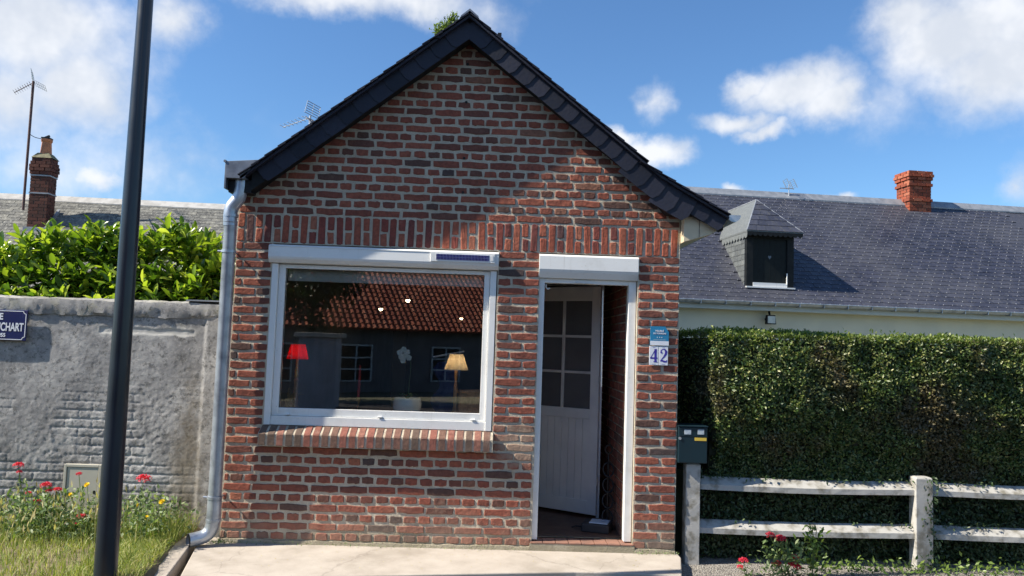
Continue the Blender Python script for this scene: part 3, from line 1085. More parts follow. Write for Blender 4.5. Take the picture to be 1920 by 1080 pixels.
g.tube([(-.150, PY - .061, .052), (-.160, PY - .066, .051)], .047, 16)
g.build('pipe_mouth', M['black'], po)
for zz, br in ((2.52, 0), (2.24, 1), (.36, 1), (.19, 0)):
    g = MB()
    cx = -.021 + (2.45 - zz) / 2.15 * .007
    g.tube([(cx, PY, zz - .010), (cx, PY, zz + .010)], .0565, 20)
    if br:
        g.tube([(cx + .02, PY, zz - .004), (cx + .035, .02, zz - .004)], .006, 8)
        g.tube([(cx - .05, PY - .002, zz), (cx - .085, PY - .002, zz)], .008, 8)
    g.build('bracket', M['zinc'], po, smooth=True)

# ---------------- window
wi = MB()
wi.box(.289, .338, .0, .10, .905, 2.17)
wi.box(2.018, 2.068, .0, .10, .905, 2.17)
wi.box(.338, 2.018, .012, .10, .905, .975)
win = wi.build('window', M['pvc'], H, bevel=.003)
def frame_rect(x0, x1, z0, z1, wl, wr, wb, wt, y0, y1):
    m = MB()
    m.box(x0, x0 + wl, y0, y1, z0, z1)
    m.box(x1 - wr, x1, y0, y1, z0, z1)
    m.box(x0 + wl, x1 - wr, y0, y1, z0, z0 + wb)
    m.box(x0 + wl, x1 - wr, y0, y1, z1 - wt, z1)
    return m
frame_rect(.340, 2.016, .977, 2.168, .05, .045, .06, .03, .028, .09).build('frame', M['pvc'], win, bevel=.003)
box('pane', M['glass'], win, .390, 1.971, .055, .058, 1.037, 2.138)
frame_rect(.3885, 1.9725, 1.0355, 2.1395, .005, .005, .005, .005, .050, .056).build('seal', M['iron'], win)
for x in (.47, 1.19, 1.92):
    box('drain_cap', M['pvc_old'], win, x - .017, x + .017, .005, .03, .984, .992, bevel=.002)
box('reveal', M['pvc'], win, .245, .288, .13, .21, .89, 2.32)
# inside sill board
box('inner_sill', M['pvc_old'], win, .24, 2.12, .102, .42, .975, .995, bevel=.003)
# inner wall beneath and beside the window is the wall itself; pale blind strip at the top
box('blind', plain('cream_blind', (.80, .77, .70), (.72, .69, .62), 4, .9), win, .39, 1.97, .115, .13, 2.045, 2.16)
# shutter box
sb = MB()
sb.prism([(.10, 2.322), (-.030, 2.318), (-.050, 2.304), (-.052, 2.222), (-.046, 2.205), (-.022, 2.176), (.10, 2.172)], 'x', .268, 2.080)
sbo = sb.build('shutter_box', M['pvc'], H, bevel=.002)
g = MB()
g.box(.275, 2.073, -.0535, -.050, 2.2985, 2.301)
g.build('seam', M['pvc_old'], sbo)
# solar panel on the box
sx0, sx1, sz0, sz1 = 1.542, 2.050, 2.226, 2.300
fr = MB()
fr.box(sx0, sx1, -.062, -.0525, sz0, sz1)
spo = fr.build('solar_panel', M['pvc'], sbo, bevel=.002)
box('panel_backing', M['sign_white'], spo, sx0 + .042, sx1 - .045, -.0635, -.061, sz0 + .013, sz1 - .013)
g = MB()
nc = 36
cw = (sx1 - sx0 - .091) / nc
for i in range(nc):
    for j in range(2):
        x0 = sx0 + .044 + i * cw
        z0 = sz0 + .0145 + j * .0232
        g.box(x0 + .0008, x0 + cw - .0008, -.0650, -.0634, z0, z0 + .0217)
g.build('cell', M['solar'], spo, kind='stuff')
box('panel_cap', M['pvc_old'], spo, sx1 - .033, sx1 - .012, -.0645, -.061, sz0 + .016, sz1 - .016, bevel=.001)
# brick sill
so = MB()
so.prism([(.06, .903), (.0, .8965), (-.085, .849), (-.087, .843), (-.087, .754), (.0, .745), (.06, .745)], 'x', .279, 2.082)
sill = so.build('window_sill', M['mortar'], H)
nb = 26
for i in range(nb):
    a = .283 + i * (1.796 / nb)
    b = a + 1.796 / nb - .019
    m = MB()
    o_ = .003 + random.uniform(0, .003)
    m.prism([(.01, .901 + o_ * .3), (-.002, .8975 + o_), (-.083, .850 + o_), (-.0895 - o_ * .5, .843), (-.0895 - o_ * .5, .757 + random.uniform(0, .006)), (-.08, .752), (.01, .752)], 'x', a + random.uniform(-.001, .002), b + random.uniform(-.002, .001))
    m.build('brick', M['sill_brick'], sill, bevel=.0)

# ---------------- door
df = MB()
df.box(2.412, 2.456, .03, .10, .075, 2.13)
df.box(3.135, 3.195, .03, .10, .075, 2.13)
df.box(2.456, 3.135, .035, .10, 2.095, 2.13)
dfo = df.build('door_frame', M['pvc'], H, bevel=.003)
box('catch', M['pvc_old'], dfo, 2.70, 2.84, .022, .035, 2.098, 2.112)
g = MB()
g.tube([(2.47, .06, 2.085), (2.468, .06, 2.06), (2.485, .06, 2.045), (2.5, .06, 2.055)], .006, 6)
g.build('cord_hook', M['pvc_old'], dfo)
sb2 = MB()
sb2.prism([(.10, 2.322), (-.012, 2.320), (-.026, 2.306), (-.028, 2.20), (-.02, 2.178), (.006, 2.132), (.10, 2.131)], 'x', 2.405, 3.200)
sb2.build('shutter_box', M['pvc'], H, bevel=.002)
# leaf: hinged at right, swung inwards
hx, hy = 3.02, .80
lx, ly = 2.40, 1.215
DL = math.hypot(hx - lx, hy - ly)
door = bpy.data.objects.new('door', None)
C.objects.link(door)
door.parent = H
door.location = (lx, ly, .10)
door.rotation_euler = (0, 0, math.atan2(hy - ly, hx - lx))
door['label'] = 'grey white wooden door leaf with six panes, standing open'
DH = 2.04
lm = MB()
st = .085
lm.box(0, st, 0, .04, 0, DH)
lm.box(DL - st, DL, 0, .04, 0, DH)
lm.box(st, DL - st, 0, .04, 0, .12)
lm.box(st, DL - st, 0, .04, DH - .13, DH)
lm.box(st, DL - st, 0, .04, .84, .93)
lm.build('leaf_frame', M['doorpaint'], door, bevel=.004)
pn = MB()
pw = (DL - 2 * st) / 8
for i in range(8):
    box('plank', M['doorpaint'], door, st + i * pw + .002, st + (i + 1) * pw - .002, .012, .028, .12, .84, bevel=.003)
gx0, gx1, gz0, gz1 = st, DL - st, .93, DH - .13
mu = MB()
mu.box((gx0 + gx1) / 2 - .013, (gx0 + gx1) / 2 + .013, .002, .036, gz0, gz1)
for k in (1, 2):
    zz = gz0 + (gz1 - gz0) * k / 3
    mu.box(gx0, (gx0 + gx1) / 2 - .013, .004, .034, zz - .012, zz + .012)
    mu.box((gx0 + gx1) / 2 + .013, gx1, .004, .034, zz - .012, zz + .012)
mu.build('glazing_bar', plain('door_bar_paint', (.72, .71, .69), None, 5, .5), door, bevel=.003)
for i in range(2):
    for k in range(3):
        xa = gx0 if i == 0 else (gx0 + gx1) / 2 + .013
        xb = (gx0 + gx1) / 2 - .013 if i == 0 else gx1
        za = gz0 + (gz1 - gz0) * k / 3 + (.012 if k else 0)
        zb = gz0 + (gz1 - gz0) * (k + 1) / 3 - (.012 if k < 2 else 0)
        box('pane', M['door_glass'], door, xa, xb, .018, .021, za, zb)
hm = MB()
hm.box(.02, .045, -.006, 0, .86, 1.08)
hm.tube([(.033, -.005, 1.0), (.033, -.045, 1.0), (.15, -.05, .995)], .009, 8)
hm.build('handle', M['iron'], door, smooth=True)
for zz in (.3, 1.2, 1.8):
    g = MB()
    g.tube([(DL + .008, -.004, zz - .035), (DL + .008, -.004, zz + .035)], .008, 8)
    g.build('hinge', M['alu'], door)
box('door_post', M['pvc_old'], H, hx + .012, hx + .035, hy + .03, hy + .07, .075, 2.16)
box('door_head', M['pvc_old'], H, 2.25, hx + .035, hy + .45, hy + .49, 2.165, 2.315)
g = MB()
g.tube([(2.945, .16, 2.06), (2.95, .16, 1.27)], .005, 8)
g.build('shutter_crank', M['pvc'], H)

# ================================================================== interior things
def cyl_shade(name, mat, parent, x, y, z0, z1, r0, r1):
    m = MB()
    m.lathe([(r0, z0), (r1, z1), (r1 - .003, z1), (r0 - .003, z0)], x, y, 28, cap=False)
    return m.build(name, mat, parent, smooth=True)


IS = .995
lamp = thing('table_lamp', 'table lamp with red shade and turned brass and wood stem in the window', 'lamp', (.475, .21, IS))
cyl_shade('lamp_shade', M['shade_red'], lamp, 0, 0, .42, .54, .088, .058)
g = MB(); g.lathe([(.05, 0), (.052, .012), (.03, .03), (.022, .05), (.02, .12), (.016, .24), (.022, .25), (.014, .27)], 0, 0, 18)
g.build('stem', M['wood'], lamp, smooth=True)
g = MB(); g.lathe([(.014, .27), (.02, .28), (.014, .30), (.018, .33), (.01, .36), (.012, .42)], 0, 0, 18)
g.build('stem_top', M['brass'], lamp, smooth=True)
g = MB(); g.lathe([(.003, .44), (.016, .455), (.018, .47), (.010, .49), (.002, .50)], 0, -.0, 12)
g.build('bulb', M['lamp_bulb'], lamp, smooth=True)
bk = thing('basket', 'small woven straw basket with dried stems under the red lamp', 'basket', (.435, .19, IS))
g = MB(); g.lathe([(.03, 0), (.036, .02), (.038, .08), (.034, .10), (.032, .10), (.034, .07)], 0, 0, 16, cap=False)
g.build('basket_wall', M['basket'], bk, smooth=True)
for k in range(7):
    g = MB(); a = k * .9
    g.tube([(0, 0, .06), (.02 * math.cos(a), .02 * math.sin(a), .12), (.06 * math.cos(a) + .05, .05 * math.sin(a), .14 + .012 * k)], .0018, 5)
    g.build('dried_stem', M['basket'], bk)
lamp = thing('table_lamp', 'table lamp with cream shade on a thin brown stem at the right of the window', 'lamp', (1.765, .22, IS))
cyl_shade('lamp_shade', M['shade_cream'], lamp, 0, 0, .375, .50, .098, .055)
g = MB(); g.lathe([(.055, 0), (.056, .012), (.02, .04), (.013, .08), (.017, .2), (.010, .28), (.014, .32), (.010, .40)], 0, 0, 18)
g.build('stem', M['wood'], lamp, smooth=True)
g = MB(); g.lathe([(.003, .40), (.02, .42), (.02, .44), (.004, .46)], 0, 0, 12)
g.build('bulb', M['lamp_bulb'], lamp, smooth=True)
orc = thing('orchid', 'white orchid with one arching stem in a pale blue bowl pot', 'potted plant', (1.375, .235, IS))
g = MB(); g.lathe([(.085, 0), (.105, .02), (.117, .06), (.118, .09), (.107, .135), (.100, .135), (.108, .09), (.095, .03)], 0, 0, 28)
g.build('pot', M['ceramic'], orc, smooth=True)
g = MB(); g.tube(bez([(0, 0, .10), (.01, 0, .25), (.015, 0, .42), (-.01, -.01, .5), (-.05, -.02, .52)], 6), .0035, 6)
g.build('stem', M['stemgreen'], orc, smooth=True)
tvpet = [(0, 0, 0), (.5, .35, .05), (.45, .85, 0), (0, 1.05, -.08), (-.45, .85, 0), (-.5, .35, .05)]
for k, (dx, dz) in enumerate([(-.075, .50), (-.045, .525), (-.015, .505), (-.06, .465), (-.03, .475), (-.0, .46), (-.045, .435)]):
    m = MB()
    for q in range(5):
        a = q * 2 * math.pi / 5 + k
        mat_ = Matrix.Translation((dx, -.03 + .006 * (k % 3), dz)) @ Matrix.Rotation(a, 4, 'Y') @ Matrix.Rotation(R(90), 4, 'X') @ Matrix.Scale(.024, 4)
        m.add(tvpet, [(0, 1, 2, 3, 4, 5)], mat_)
    m.build('flower', M['petal'], orc)
for k in range(5):
    a = k * 1.3
    m = MB()
    L_ = .09
    pts_ = [(L_ * t_ * math.cos(a), L_ * t_ * math.sin(a), .12 + .05 * math.sin(t_ * 2.5)) for t_ in (0, .35, .7, 1)]
    sd = Vector((-math.sin(a), math.cos(a), 0))
    vs = []
    for p, wdd in zip(pts_, (.008, .02, .017, .002)):
        vs += [Vector(p) - sd * wdd, Vector(p) + sd * wdd]
    m.add(vs, [(0, 1, 3, 2), (2, 3, 5, 4), (4, 5, 7, 6)])
    m.build('leaf', M['stemgreen'], orc)
cd = thing('candle', 'tall red candle in a thin brass holder near the middle of the window', 'candle', (.985, .20, IS))
g = MB(); g.lathe([(.035, 0), (.036, .008), (.008, .02), (.007, .08), (.016, .10), (.018, .13), (.012, .13)], 0, 0, 16)
g.build('holder', M['brass'], cd, smooth=True)
g = MB(); g.lathe([(.0105, .12), (.0095, .385), (.002, .39)], 0, 0, 12)
g.build('wax', M['candle'], cd, smooth=True)
jk = thing('coat_stand', 'dark blue jackets hanging on a stand behind the cream lamp', 'coat stand', (1.66, .95, .072))
g = MB(); g.tube([(0, 0, 0), (0, 0, 1.42)], .015, 8); g.tube([(-.14, 0, 1.38), (.14, 0, 1.44)], .01, 6); g.box(-.15, .15, -.15, .15, 0, .02)
g.build('stand', M['alu'], jk)
g = MB()
prof = []
for i in range(13):
    z = .62 + i * .06
    prof.append((.11 + .03 * math.sin(i * 1.3) - .004 * i, z))
g.lathe(prof, 0, 0, 14)
for i, v in enumerate(g.v):
    a = math.atan2(v[1], v[0]); g.v[i] = (v[0] * (1.2 + .22 * math.sin(a * 5 + v[2] * 4)), v[1] * .6, v[2])
g.build('jacket', M['jacket'], jk, smooth=True)
ch = thing('chair', 'wooden chair back seen through the right end of the window', 'chair', (2.02, .75, .072), R(35))
for s in (-1, 1):
    for t_ in (-1, 1):
        box('leg', M['wood'], ch, s * .19 - .018, s * .19 + .018, t_ * .19 - .018, t_ * .19 + .018, 0, .44)
box('seat', M['wood'], ch, -.22, .22, -.22, .22, .44, .48, bevel=.01)
g = MB(); g.prism([(-.20, .48), (.20, .48), (.17, 1.10), (-.17, 1.10)], 'y', .18, .21)
g.build('backrest', M['wood'], ch, bevel=.01)
for k, (x, y, z) in enumerate([(1.04, 3.0, 2.069), (.724, 3.0, 1.957), (1.681, 3.0, 1.876)]):
    lab = ['lit pendant bulb highest in the window, above the orchid', 'lit pendant bulb left of the orchid, second highest', 'small lit pendant bulb furthest right, over the cream lamp'][k]
    pb = thing('pendant_lamp', lab, 'lamp', (x, y, 2.315), 0, 'lit bulbs hanging inside the house')
    dz = z - 2.315
    g = MB(); g.tube([(0, 0, 0), (0, 0, dz + .04)], .003, 6); g.build('cord', M['iron'], pb)
    g = MB(); r_ = (.026, .024, .018)[k]
    g.lathe([(.004, dz - r_), (r_ * .8, dz - r_ * .6), (r_, dz), (r_ * .7, dz + r_ * .7), (.006, dz + r_)], 0, 0, 14); g.build('bulb', M['bulb'], pb, smooth=True)
    g = MB(); g.lathe([(r_ * 1.25, dz + r_ * .15), (.012, dz + r_ * 1.5)], 0, 0, 14, cap=False); g.build('lamp_shade', M['iron'], pb)
tb = thing('table', 'dark wooden dining table deep inside the room', 'table', (1.1, 2.4, .072))
box('tabletop', M['wood'], tb, -.6, .6, -.4, .4, .72, .75, bevel=.01)
for s in (-1, 1):
    for t_ in (-1, 1):
        box('leg', M['wood'], tb, s * .55 - .025, s * .55 + .025, t_ * .35 - .025, t_ * .35 + .025, 0, .72)
# by the door
bx = thing('case', 'black case with a pale blue pad on top just inside the door', 'case', (2.99, .38, .072), R(-18))
box('body', M['tyre'], bx, -.13, .10, -.10, .10, 0, .07, bevel=.01)
box('pad', plain('pale_blue_pad', (.42, .52, .68), None, 5, .4), bx, -.07, .085, -.075, .08, .071, .079, bevel=.004)
g = MB(); g.tube([(-.13, 0, .02), (-.2, .02, .015), (-.22, -.03, .015)], .006, 6); g.build('strap', M['tyre'], bx)
ir = thing('iron_stand', 'black wrought iron stand leaning by the entrance wall', 'stand', (3.07, .45, .072))
g = MB()
g.tube([(0, 0, 0), (0, 0, .62)], .008, 8)
for k in range(4):
    zc = .10 + k * .13
    g.tube([(0.0 + .045 * math.cos(a), .02 * math.sin(a), zc + .055 * math.sin(a)) for a in np.linspace(0, 6.2, 14)], .007, 6)
g.tube([(.03 * math.cos(a), 0, .66 + .035 * math.sin(a)) for a in np.linspace(0, 6.28, 14)], .008, 6)
g.lathe([(.06, 0), (.05, .02), (.01, .03)], 0, 0, 14)
g.build('scrollwork', M['iron'], ir, smooth=True)

# ================================================================== number tiles and plaque
pl = thing('plaque', 'small blue holiday rental plaque with white strip above the number tiles', 'plaque', (3.38, -.012, 1.70))
g = MB()
g.prism([(-.074, -.078), (.074, -.078), (.074, .030), (.045, .072), (-.074, .072)], 'y', -.006, 0)
g.build('plate', M['plaque_blue'], pl, bevel=.001)
box('strip', M['sign_white'], pl, -.074, .074, -.0072, -.0062, -.0775, -.043)
text('lettering', 'MEUBLÉ', M['sign_white'], pl, 0, -.0072, .036, .019, bold=.0004)
text('lettering', 'DE TOURISME', M['sign_white'], pl, 0, -.0072, .016, .0165, bold=.0004)
for k in range(3):
    g = MB()
    vs = [(0, 0, 0)]
    for q in range(10):
        a = q * math.pi / 5; r_ = .0065 if q % 2 == 0 else .0028
        vs.append((math.sin(a) * r_ + (k - 1) * .018, 0, math.cos(a) * r_ - .014))
    vs[0] = ((k - 1) * .018, 0, -.014)
    g.add([(x, -.0071, z) for x, y, z in vs], [(0, 1 + q, 1 + (q + 1) % 10) for q in range(10)])
    g.build('star', M['sign_white'], pl)
box('line', M['sticker'], pl, -.05, .05, -.0068, -.0062, -.035, -.032)


def stroke(m, pts, wid, y, th=.0008):
    """calligraphic stroke: pts (x,z) with half widths"""
    L_, R_ = [], []
    for i, (p, h) in enumerate(zip(pts, wid)):
        a = Vector(pts[max(i - 1, 0)]); b = Vector(pts[min(i + 1, len(pts) - 1)])
        d = (b - a).normalized(); n_ = Vector((-d.y, d.x))
        L_.append(Vector(p) + n_ * h); R_.append(Vector(p) - n_ * h)
    k = len(pts)
    vs = [(p.x, y, p.y) for p in L_] + [(p.x, y, p.y) for p in R_]
    m.add(vs, [(i, i + 1, k + i + 1, k + i) for i in range(k - 1)])


hn = thing('house_number', 'two white enamel tiles reading 42 in violet blue beside the door', 'house number', (3.376, -.010, 1.539))
for q in (0, 1):
    t_ = box('number_tile', M['sign_white'], hn, -.075 + q * .0765, -.0015 + q * .0765, -.006, 0, -.074, .076, bevel=.002)
    g = MB()
    cx = -.038 + q * .0765
    if q == 0:
        stroke(g, [(cx + .012, .052), (cx - .006, .018), (cx - .028, -.018)], [.004, .003, .002], -.0068)
        stroke(g, [(cx - .030, -.018), (cx, -.018), (cx + .028, -.018)], [.006, .006, .006], -.0070)
        stroke(g, [(cx + .012, .054), (cx + .012, 0), (cx + .012, -.046)], [.0095, .0085, .0085], -.0072)
        stroke(g, [(cx - .004, -.047), (cx + .027, -.047)], [.0035, .0035], -.0074)
    else:
        arc = [(cx - .022, .030), (cx - .020, .044), (cx - .006, .054), (cx + .010, .052), (cx + .021, .036), (cx + .018, .016), (cx + .004, -.006), (cx - .014, -.026), (cx - .024, -.040)]
        stroke(g, arc, [.004, .004, .003, .006, .0095, .009, .006, .0035, .003], -.0068)
        stroke(g, [(cx - .026, -.040), (cx - .010, -.036), (cx + .006, -.044), (cx + .022, -.044), (cx + .028, -.030)], [.003, .007, .0075, .006, .002], -.0070)
        g.lathe([(.008, 0), (.008, .0005)], 0, 0, 12)
        nv = 24
        for i in range(len(g.v) - nv, len(g.v)):
            v = g.v[i]; g.v[i] = (v[0] + cx - .018, -.0072 - v[2], v[1] + .028)
    g.build('digit', M['digit'], hn)
    g = MB()
    g.box(cx - .014, cx + .014, -.0068, -.0060, -.066, -.0645)
    g.box(cx - .010, cx + .010, -.0068, -.0060, .0655, .067)
    g.build('scroll_mark', M['digit'], hn)

# ================================================================== left: garden wall
gw = thing('garden_wall', 'old grey rendered garden wall left of the brick house', 'wall', (0, .35, 0))
nx, nz_ = 520, 230
xs = np.linspace(-4.2, -.004, nx)
zs = np.linspace(-.08, 1.735, nz_)
X, Z = np.meshgrid(xs, zs)
Pn = np.stack([X.ravel(), Z.ravel(), X.ravel() * 0], 1)
d = (fbm(Pn * 1.4, 2, 21, .35) - .5) * .022
rgh = fbm(Pn * 14, 4, 31, .6) - .5
chip = np.clip(fbm(Pn * 7, 5, 41, .6) - .55, 0, 1)
d += rgh * .002 - chip * .008
d += (fbm(Pn * 45, 3, 91, .6) - .5) * .0035
low = np.clip((1.12 + .7 * (fbm(Pn * 1.5, 3, 5) - .5) - Pn[:, 1]) / .35, 0, 1) * np.clip((-.25 - Pn[:, 0]) / .4, 0, 1)
crs = np.abs(((Pn[:, 1] + .012 * (fbm(Pn * 6, 3, 9) - .5)) / .072) % 1 - .5) * 2
rowi = np.floor(Pn[:, 1] / .072)
vert = np.abs(((Pn[:, 0] + .11 * (rowi % 2)) / .22) % 1 - .5) * 2
joint = np.clip((crs - .68) / .2, 0, 1) + .7 * np.clip((vert - .9) / .08, 0, 1)
d -= low * np.clip(joint, 0, 1) * .0065 * np.clip((fbm(Pn * 3, 3, 77) - .36) / .12, 0, 1)
rough2 = fbm(Pn * 30, 3, 51, .6) - .5
d += low * rough2 * .009
# a pilaster edge at x=-.33
d += .012 * np.clip((Pn[:, 0] + .34) / .03, 0, 1)
# missing strip under the coping
strip = np.clip(1 - np.abs(Pn[:, 1] - 1.60 - .02 * (fbm(Pn * 8, 3, 6) - .5)) / .03, 0, 1) * (Pn[:, 0] > -1.2) * (Pn[:, 0] < -.42)
d -= np.clip(strip * 2, 0, 1) * .006
V = np.stack([Pn[:, 0], -d, Pn[:, 1]], 1)
g = MB()
g.v = [tuple(p) for p in V]
idx = np.arange(nx * nz_).reshape(nz_, nx)
q = np.stack([idx[:-1, :-1].ravel(), idx[:-1, 1:].ravel(), idx[1:, 1:].ravel(), idx[1:, :-1].ravel()], 1)
g.f = [tuple(a) for a in q.tolist()]
wf = g.build('render_face', M['render'], gw, smooth=False)
wf.data.polygons.foreach_set('use_smooth', [True] * len(wf.data.polygons))
box('core', M['render'], gw, -4.2, -.004, .03, .22, -.1, 1.735)
# coping, uneven
nx, nr = 260, 9
g = MB()
prof = [(-.012, 1.715), (-.020, 1.745), (-.022, 1.80), (-.012, 1.842), (.05, 1.858), (.13, 1.86), (.20, 1.85), (.235, 1.80), (.235, 1.72)]
for i in range(nx):
    x = -4.2 + 4.196 * i / (nx - 1)
    for k, (a, b) in enumerate(prof):
        nn = fbm(np.array([[x * 9, k * 1.3, 0]]), 3, 12)[0] - .5
        n2 = fbm(np.array([[x * 30, k * 2.3, 5]]), 2, 14)[0] - .5
        g.v.append((x, a + nn * .022 + n2 * .012, b + nn * .018 + n2 * .010))
for i in range(nx - 1):
    for k in range(nr - 1):
        g.f.append((i * nr + k, (i + 1) * nr + k, (i + 1) * nr + k + 1, i * nr + k + 1))
g.build('coping', M['render'], gw, smooth=True)
box('flashing', M['lead'], gw, -.50, -.01, -.02, .14, 1.862, 1.874)

# street name sign
ss = thing('street_sign', 'navy enamel street name sign with white letters on the grey wall', 'street sign', (-1.77, .322, 1.487))
g = MB(); g.box(-.60, 0, -.008, 0, 0, .252); g.build('plate', M['sign_blue'], ss, bevel=.004)
g = MB()
y_ = -.0095
bw = .005
x0, x1, z0, z1 = -.59, -.012, .010, .242
rc = .022
def seg(a, b):
    stroke(g, [a, b], [bw / 2 * 1.2, bw / 2 * 1.2], y_)
seg((x0 + rc, z1), (x1 - rc, z1)); seg((x0 + rc, z0), (x1 - rc, z0)); seg((x1, z0 + rc), (x1, z1 - rc)); seg((x0, z0 + rc), (x0, z1 - rc))
for (cx, cz, a0) in ((x1, z1, 180), (x0, z1, 270), (x0, z0, 0), (x1, z0, 90)):
    pts = [(cx + rc * math.cos(R(a0 + t_)), cz + rc * math.sin(R(a0 + t_))) for t_ in np.linspace(0, 90, 7)]
    stroke(g, pts, [.003] * 7, y_)
g.build('border', M['sign_white'], ss)
text('lettering', 'RUE', M['sign_white'], ss, -.196, -.0095, .193, .074, 'RIGHT', xs=.80, bold=.0022)
text('lettering', 'UCHART', M['sign_white'], ss, -.026, -.0095, .108, .093, 'RIGHT', xs=.60, bold=.0024)
text('lettering', '955', M['sign_white'], ss, -.166, -.0095, .042, .042, 'RIGHT', xs=.95, bold=.0014)

# meter cabinet in the wall
uc = thing('meter_cabinet', 'beige plastic meter cabinet set low in the grey wall behind the lamp post', 'utility box', (-1.235, .335, 0))
frame_rect(-.155, .145, .06, .502, .022, .022, .022, .022, -.012, .03).build('frame', M['util'], uc, bevel=.003)
box('door', M['util'], uc, -.130, .120, -.006, .02, .085, .478, bevel=.004)
box('lock', M['iron'], uc, .09, .105, -.009, -.005, .27, .295)

# ================================================================== lamp post
lp = thing('lamp_post', 'dark blue grey tapered steel street lamp post standing in the grass', 'lamp post', (-.246, -1.25, .05))
g = MB()
zz = np.linspace(0, 5.4, 14)
g.lathe([(.0665 - .0046 * z * (1.27), z) for z in zz], 0, 0, 28)
g.build('pole', M['post'], lp, smooth=True)
g = MB(); g.lathe([(.085, -.04), (.085, .0), (.07, .012)], 0, 0, 28); g.build('base_ring', M['post'], lp, smooth=True)
g = MB(); g.tube(bez([(0, 0, 5.38), (0, -.05, 5.6), (0, -.35, 5.85), (0, -.8, 5.92)], 6), .032, 12); g.build('arm', M['post'], lp, smooth=True)
g = MB(); g.prism([(-1.35, 5.93), (-.75, 5.98), (-.72, 5.90), (-1.38, 5.86)], 'x', -.13, .13); g.build('lamp_head', M['post'], lp, bevel=.02)

# ================================================================== foliage helpers
leaf8v = [(0, 0, 0), (-.30, .22, .07), (.30, .22, .07), (0, .25, -.02), (-.42, .55, .09), (.42, .55, .09), (0, .55, 0), (-.26, .85, .02), (.26, .85, .02), (0, .82, -.05), (0, 1.0, -.12)]
leaf8f = [(0, 3, 1), (0, 2, 3), (1, 3, 6, 4), (3, 2, 5, 6), (4, 6, 9, 7), (6, 5, 8, 9), (7, 9, 10), (9, 8, 10)]
leaf8v = [(x * .42, y, z * .6) for x, y, z in leaf8v]
dia_v = [(0, 0, 0), (-.24, .45, .08), (0, 1, 0), (.24, .45, .08)]
dia_f = [(0, 3, 2), (0, 2, 1)]


def rand_dirs(N, bias=None, k=1.0):
    v = rng.normal(size=(N, 3))
    v /= np.linalg.norm(v, axis=1, keepdims=True)
    if bias is not None: v = v * k + np.asarray(bias)
    return v / np.linalg.norm(v, axis=1, keepdims=True)


# laurel hedge behind the wall: shoots carrying whorls of leaves
lh = thing('laurel_hedge', 'glossy bright green laurel hedge rising above the grey wall', 'hedge', (0, 0, 0))
def laurel_top(x):
    pts = [(-4.5, 2.2), (-2.6, 2.24), (-2.1, 2.30), (-1.75, 2.42), (-1.42, 2.52), (-1.15, 2.42), (-.85, 2.50), (-.55, 2.36), (-.25, 2.24), (0.1, 2.12)]
    return np.interp(x, [p[0] for p in pts], [p[1] for p in pts])
NS = 1150
sx = rng.uniform(-4.4, -.10, NS)
sd = rng.uniform(0, 1, NS)
sy = .62 + sd * 1.2
tz = laurel_top(sx) + (fbm(np.stack([sx * 4, sx * 0, sx * 0], 1), 3, 17) - .5) * .30 - .10 - .12 * rng.uniform(0, 1, NS) ** 2
ht_ = rng.uniform(0, 1, NS)
front = rng.uniform(0, 1, NS) < .55
sz = np.where(front, 1.72 + (tz - 1.72) * ht_, tz)
sy = np.where(front, .54 + .16 * rng.uniform(0, 1, NS) + .22 * ht_, sy)
LP, LM_, shoot_end = [], [], []
for i in range(NS):
    base = np.array([sx[i], sy[i], sz[i]])
    dirv = rand_dirs(1, (0, -.35 if front[i] else 0, .9), .45)[0]
    nl = rng.integers(6, 10)
    L_ = rng.uniform(.08, .17)
    a0 = rng.uniform(0, 6)
    s1 = np.cross(dirv, [0, 1, .3]); s1 /= np.linalg.norm(s1)
    s2 = np.cross(dirv, s1)
    for k in range(nl):
        t_ = k / nl
        a = a0 + k * 2.4
        rad = s1 * math.cos(a) + s2 * math.sin(a)
        ax = rad * (1 - .55 * t_) + dirv * (.35 + .7 * t_)
        nm = dirv * 1.0 - rad * .3 + rng.normal(size=3) * .15
        LP.append(base + dirv * L_ * t_)
        LM_.append((ax, nm, rng.uniform(.11, .18) * (1 - .25 * t_)))
LP = np.array(LP)
ax = np.array([a for a, _, _ in LM_]); nm = np.array([b for _, b, _ in LM_]); szl = np.array([c for _, _, c in LM_])
FM = frames(ax, nm, szl)
score = LP[:, 2] * 1.0 - LP[:, 1] * 1.2 + rng.uniform(0, .35, len(LP)) + np.where((LP[:, 0] > -2.15) & (LP[:, 0] < -.15), 2, 0)
order = np.argsort(-score)
lm_mesh = []
for k in range(4):
    m = MB(); m.add([(x, y, z * (1 + .4 * k) - .05 * k * y * y) for x, y, z in leaf8v], leaf8f)
    me = m.mesh('leaf'); me.materials.append(M['laurel']); me.polygons.foreach_set('use_smooth', [True] * len(me.polygons)); lm_mesh.append(me)
for q in order[:300]:
    m3 = FM[q]
    mw = Matrix(((m3[0, 0], m3[0, 1], m3[0, 2], LP[q, 0]), (m3[1, 0], m3[1, 1], m3[1, 2], LP[q, 1]), (m3[2, 0], m3[2, 1], m3[2, 2], LP[q, 2]), (0, 0, 0, 1)))
    inst('leaf', lm_mesh[q % 4], lh, mw=mw)
rest = order[300:]
me = scatter_mesh('foliage', leaf8v, leaf8f, FM[rest], LP[rest], M['laurel_i'])
me.polygons.foreach_set('use_smooth', [True] * len(me.polygons))
o = link(bpy.data.objects.new('foliage', me), lh); o['kind'] = 'stuff'
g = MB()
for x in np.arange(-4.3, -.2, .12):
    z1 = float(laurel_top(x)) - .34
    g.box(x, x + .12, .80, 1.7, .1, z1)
g.build('dark_core', M['laurel_core'], lh)  # solid dark boxes standing in for deep shade between the laurel leaves

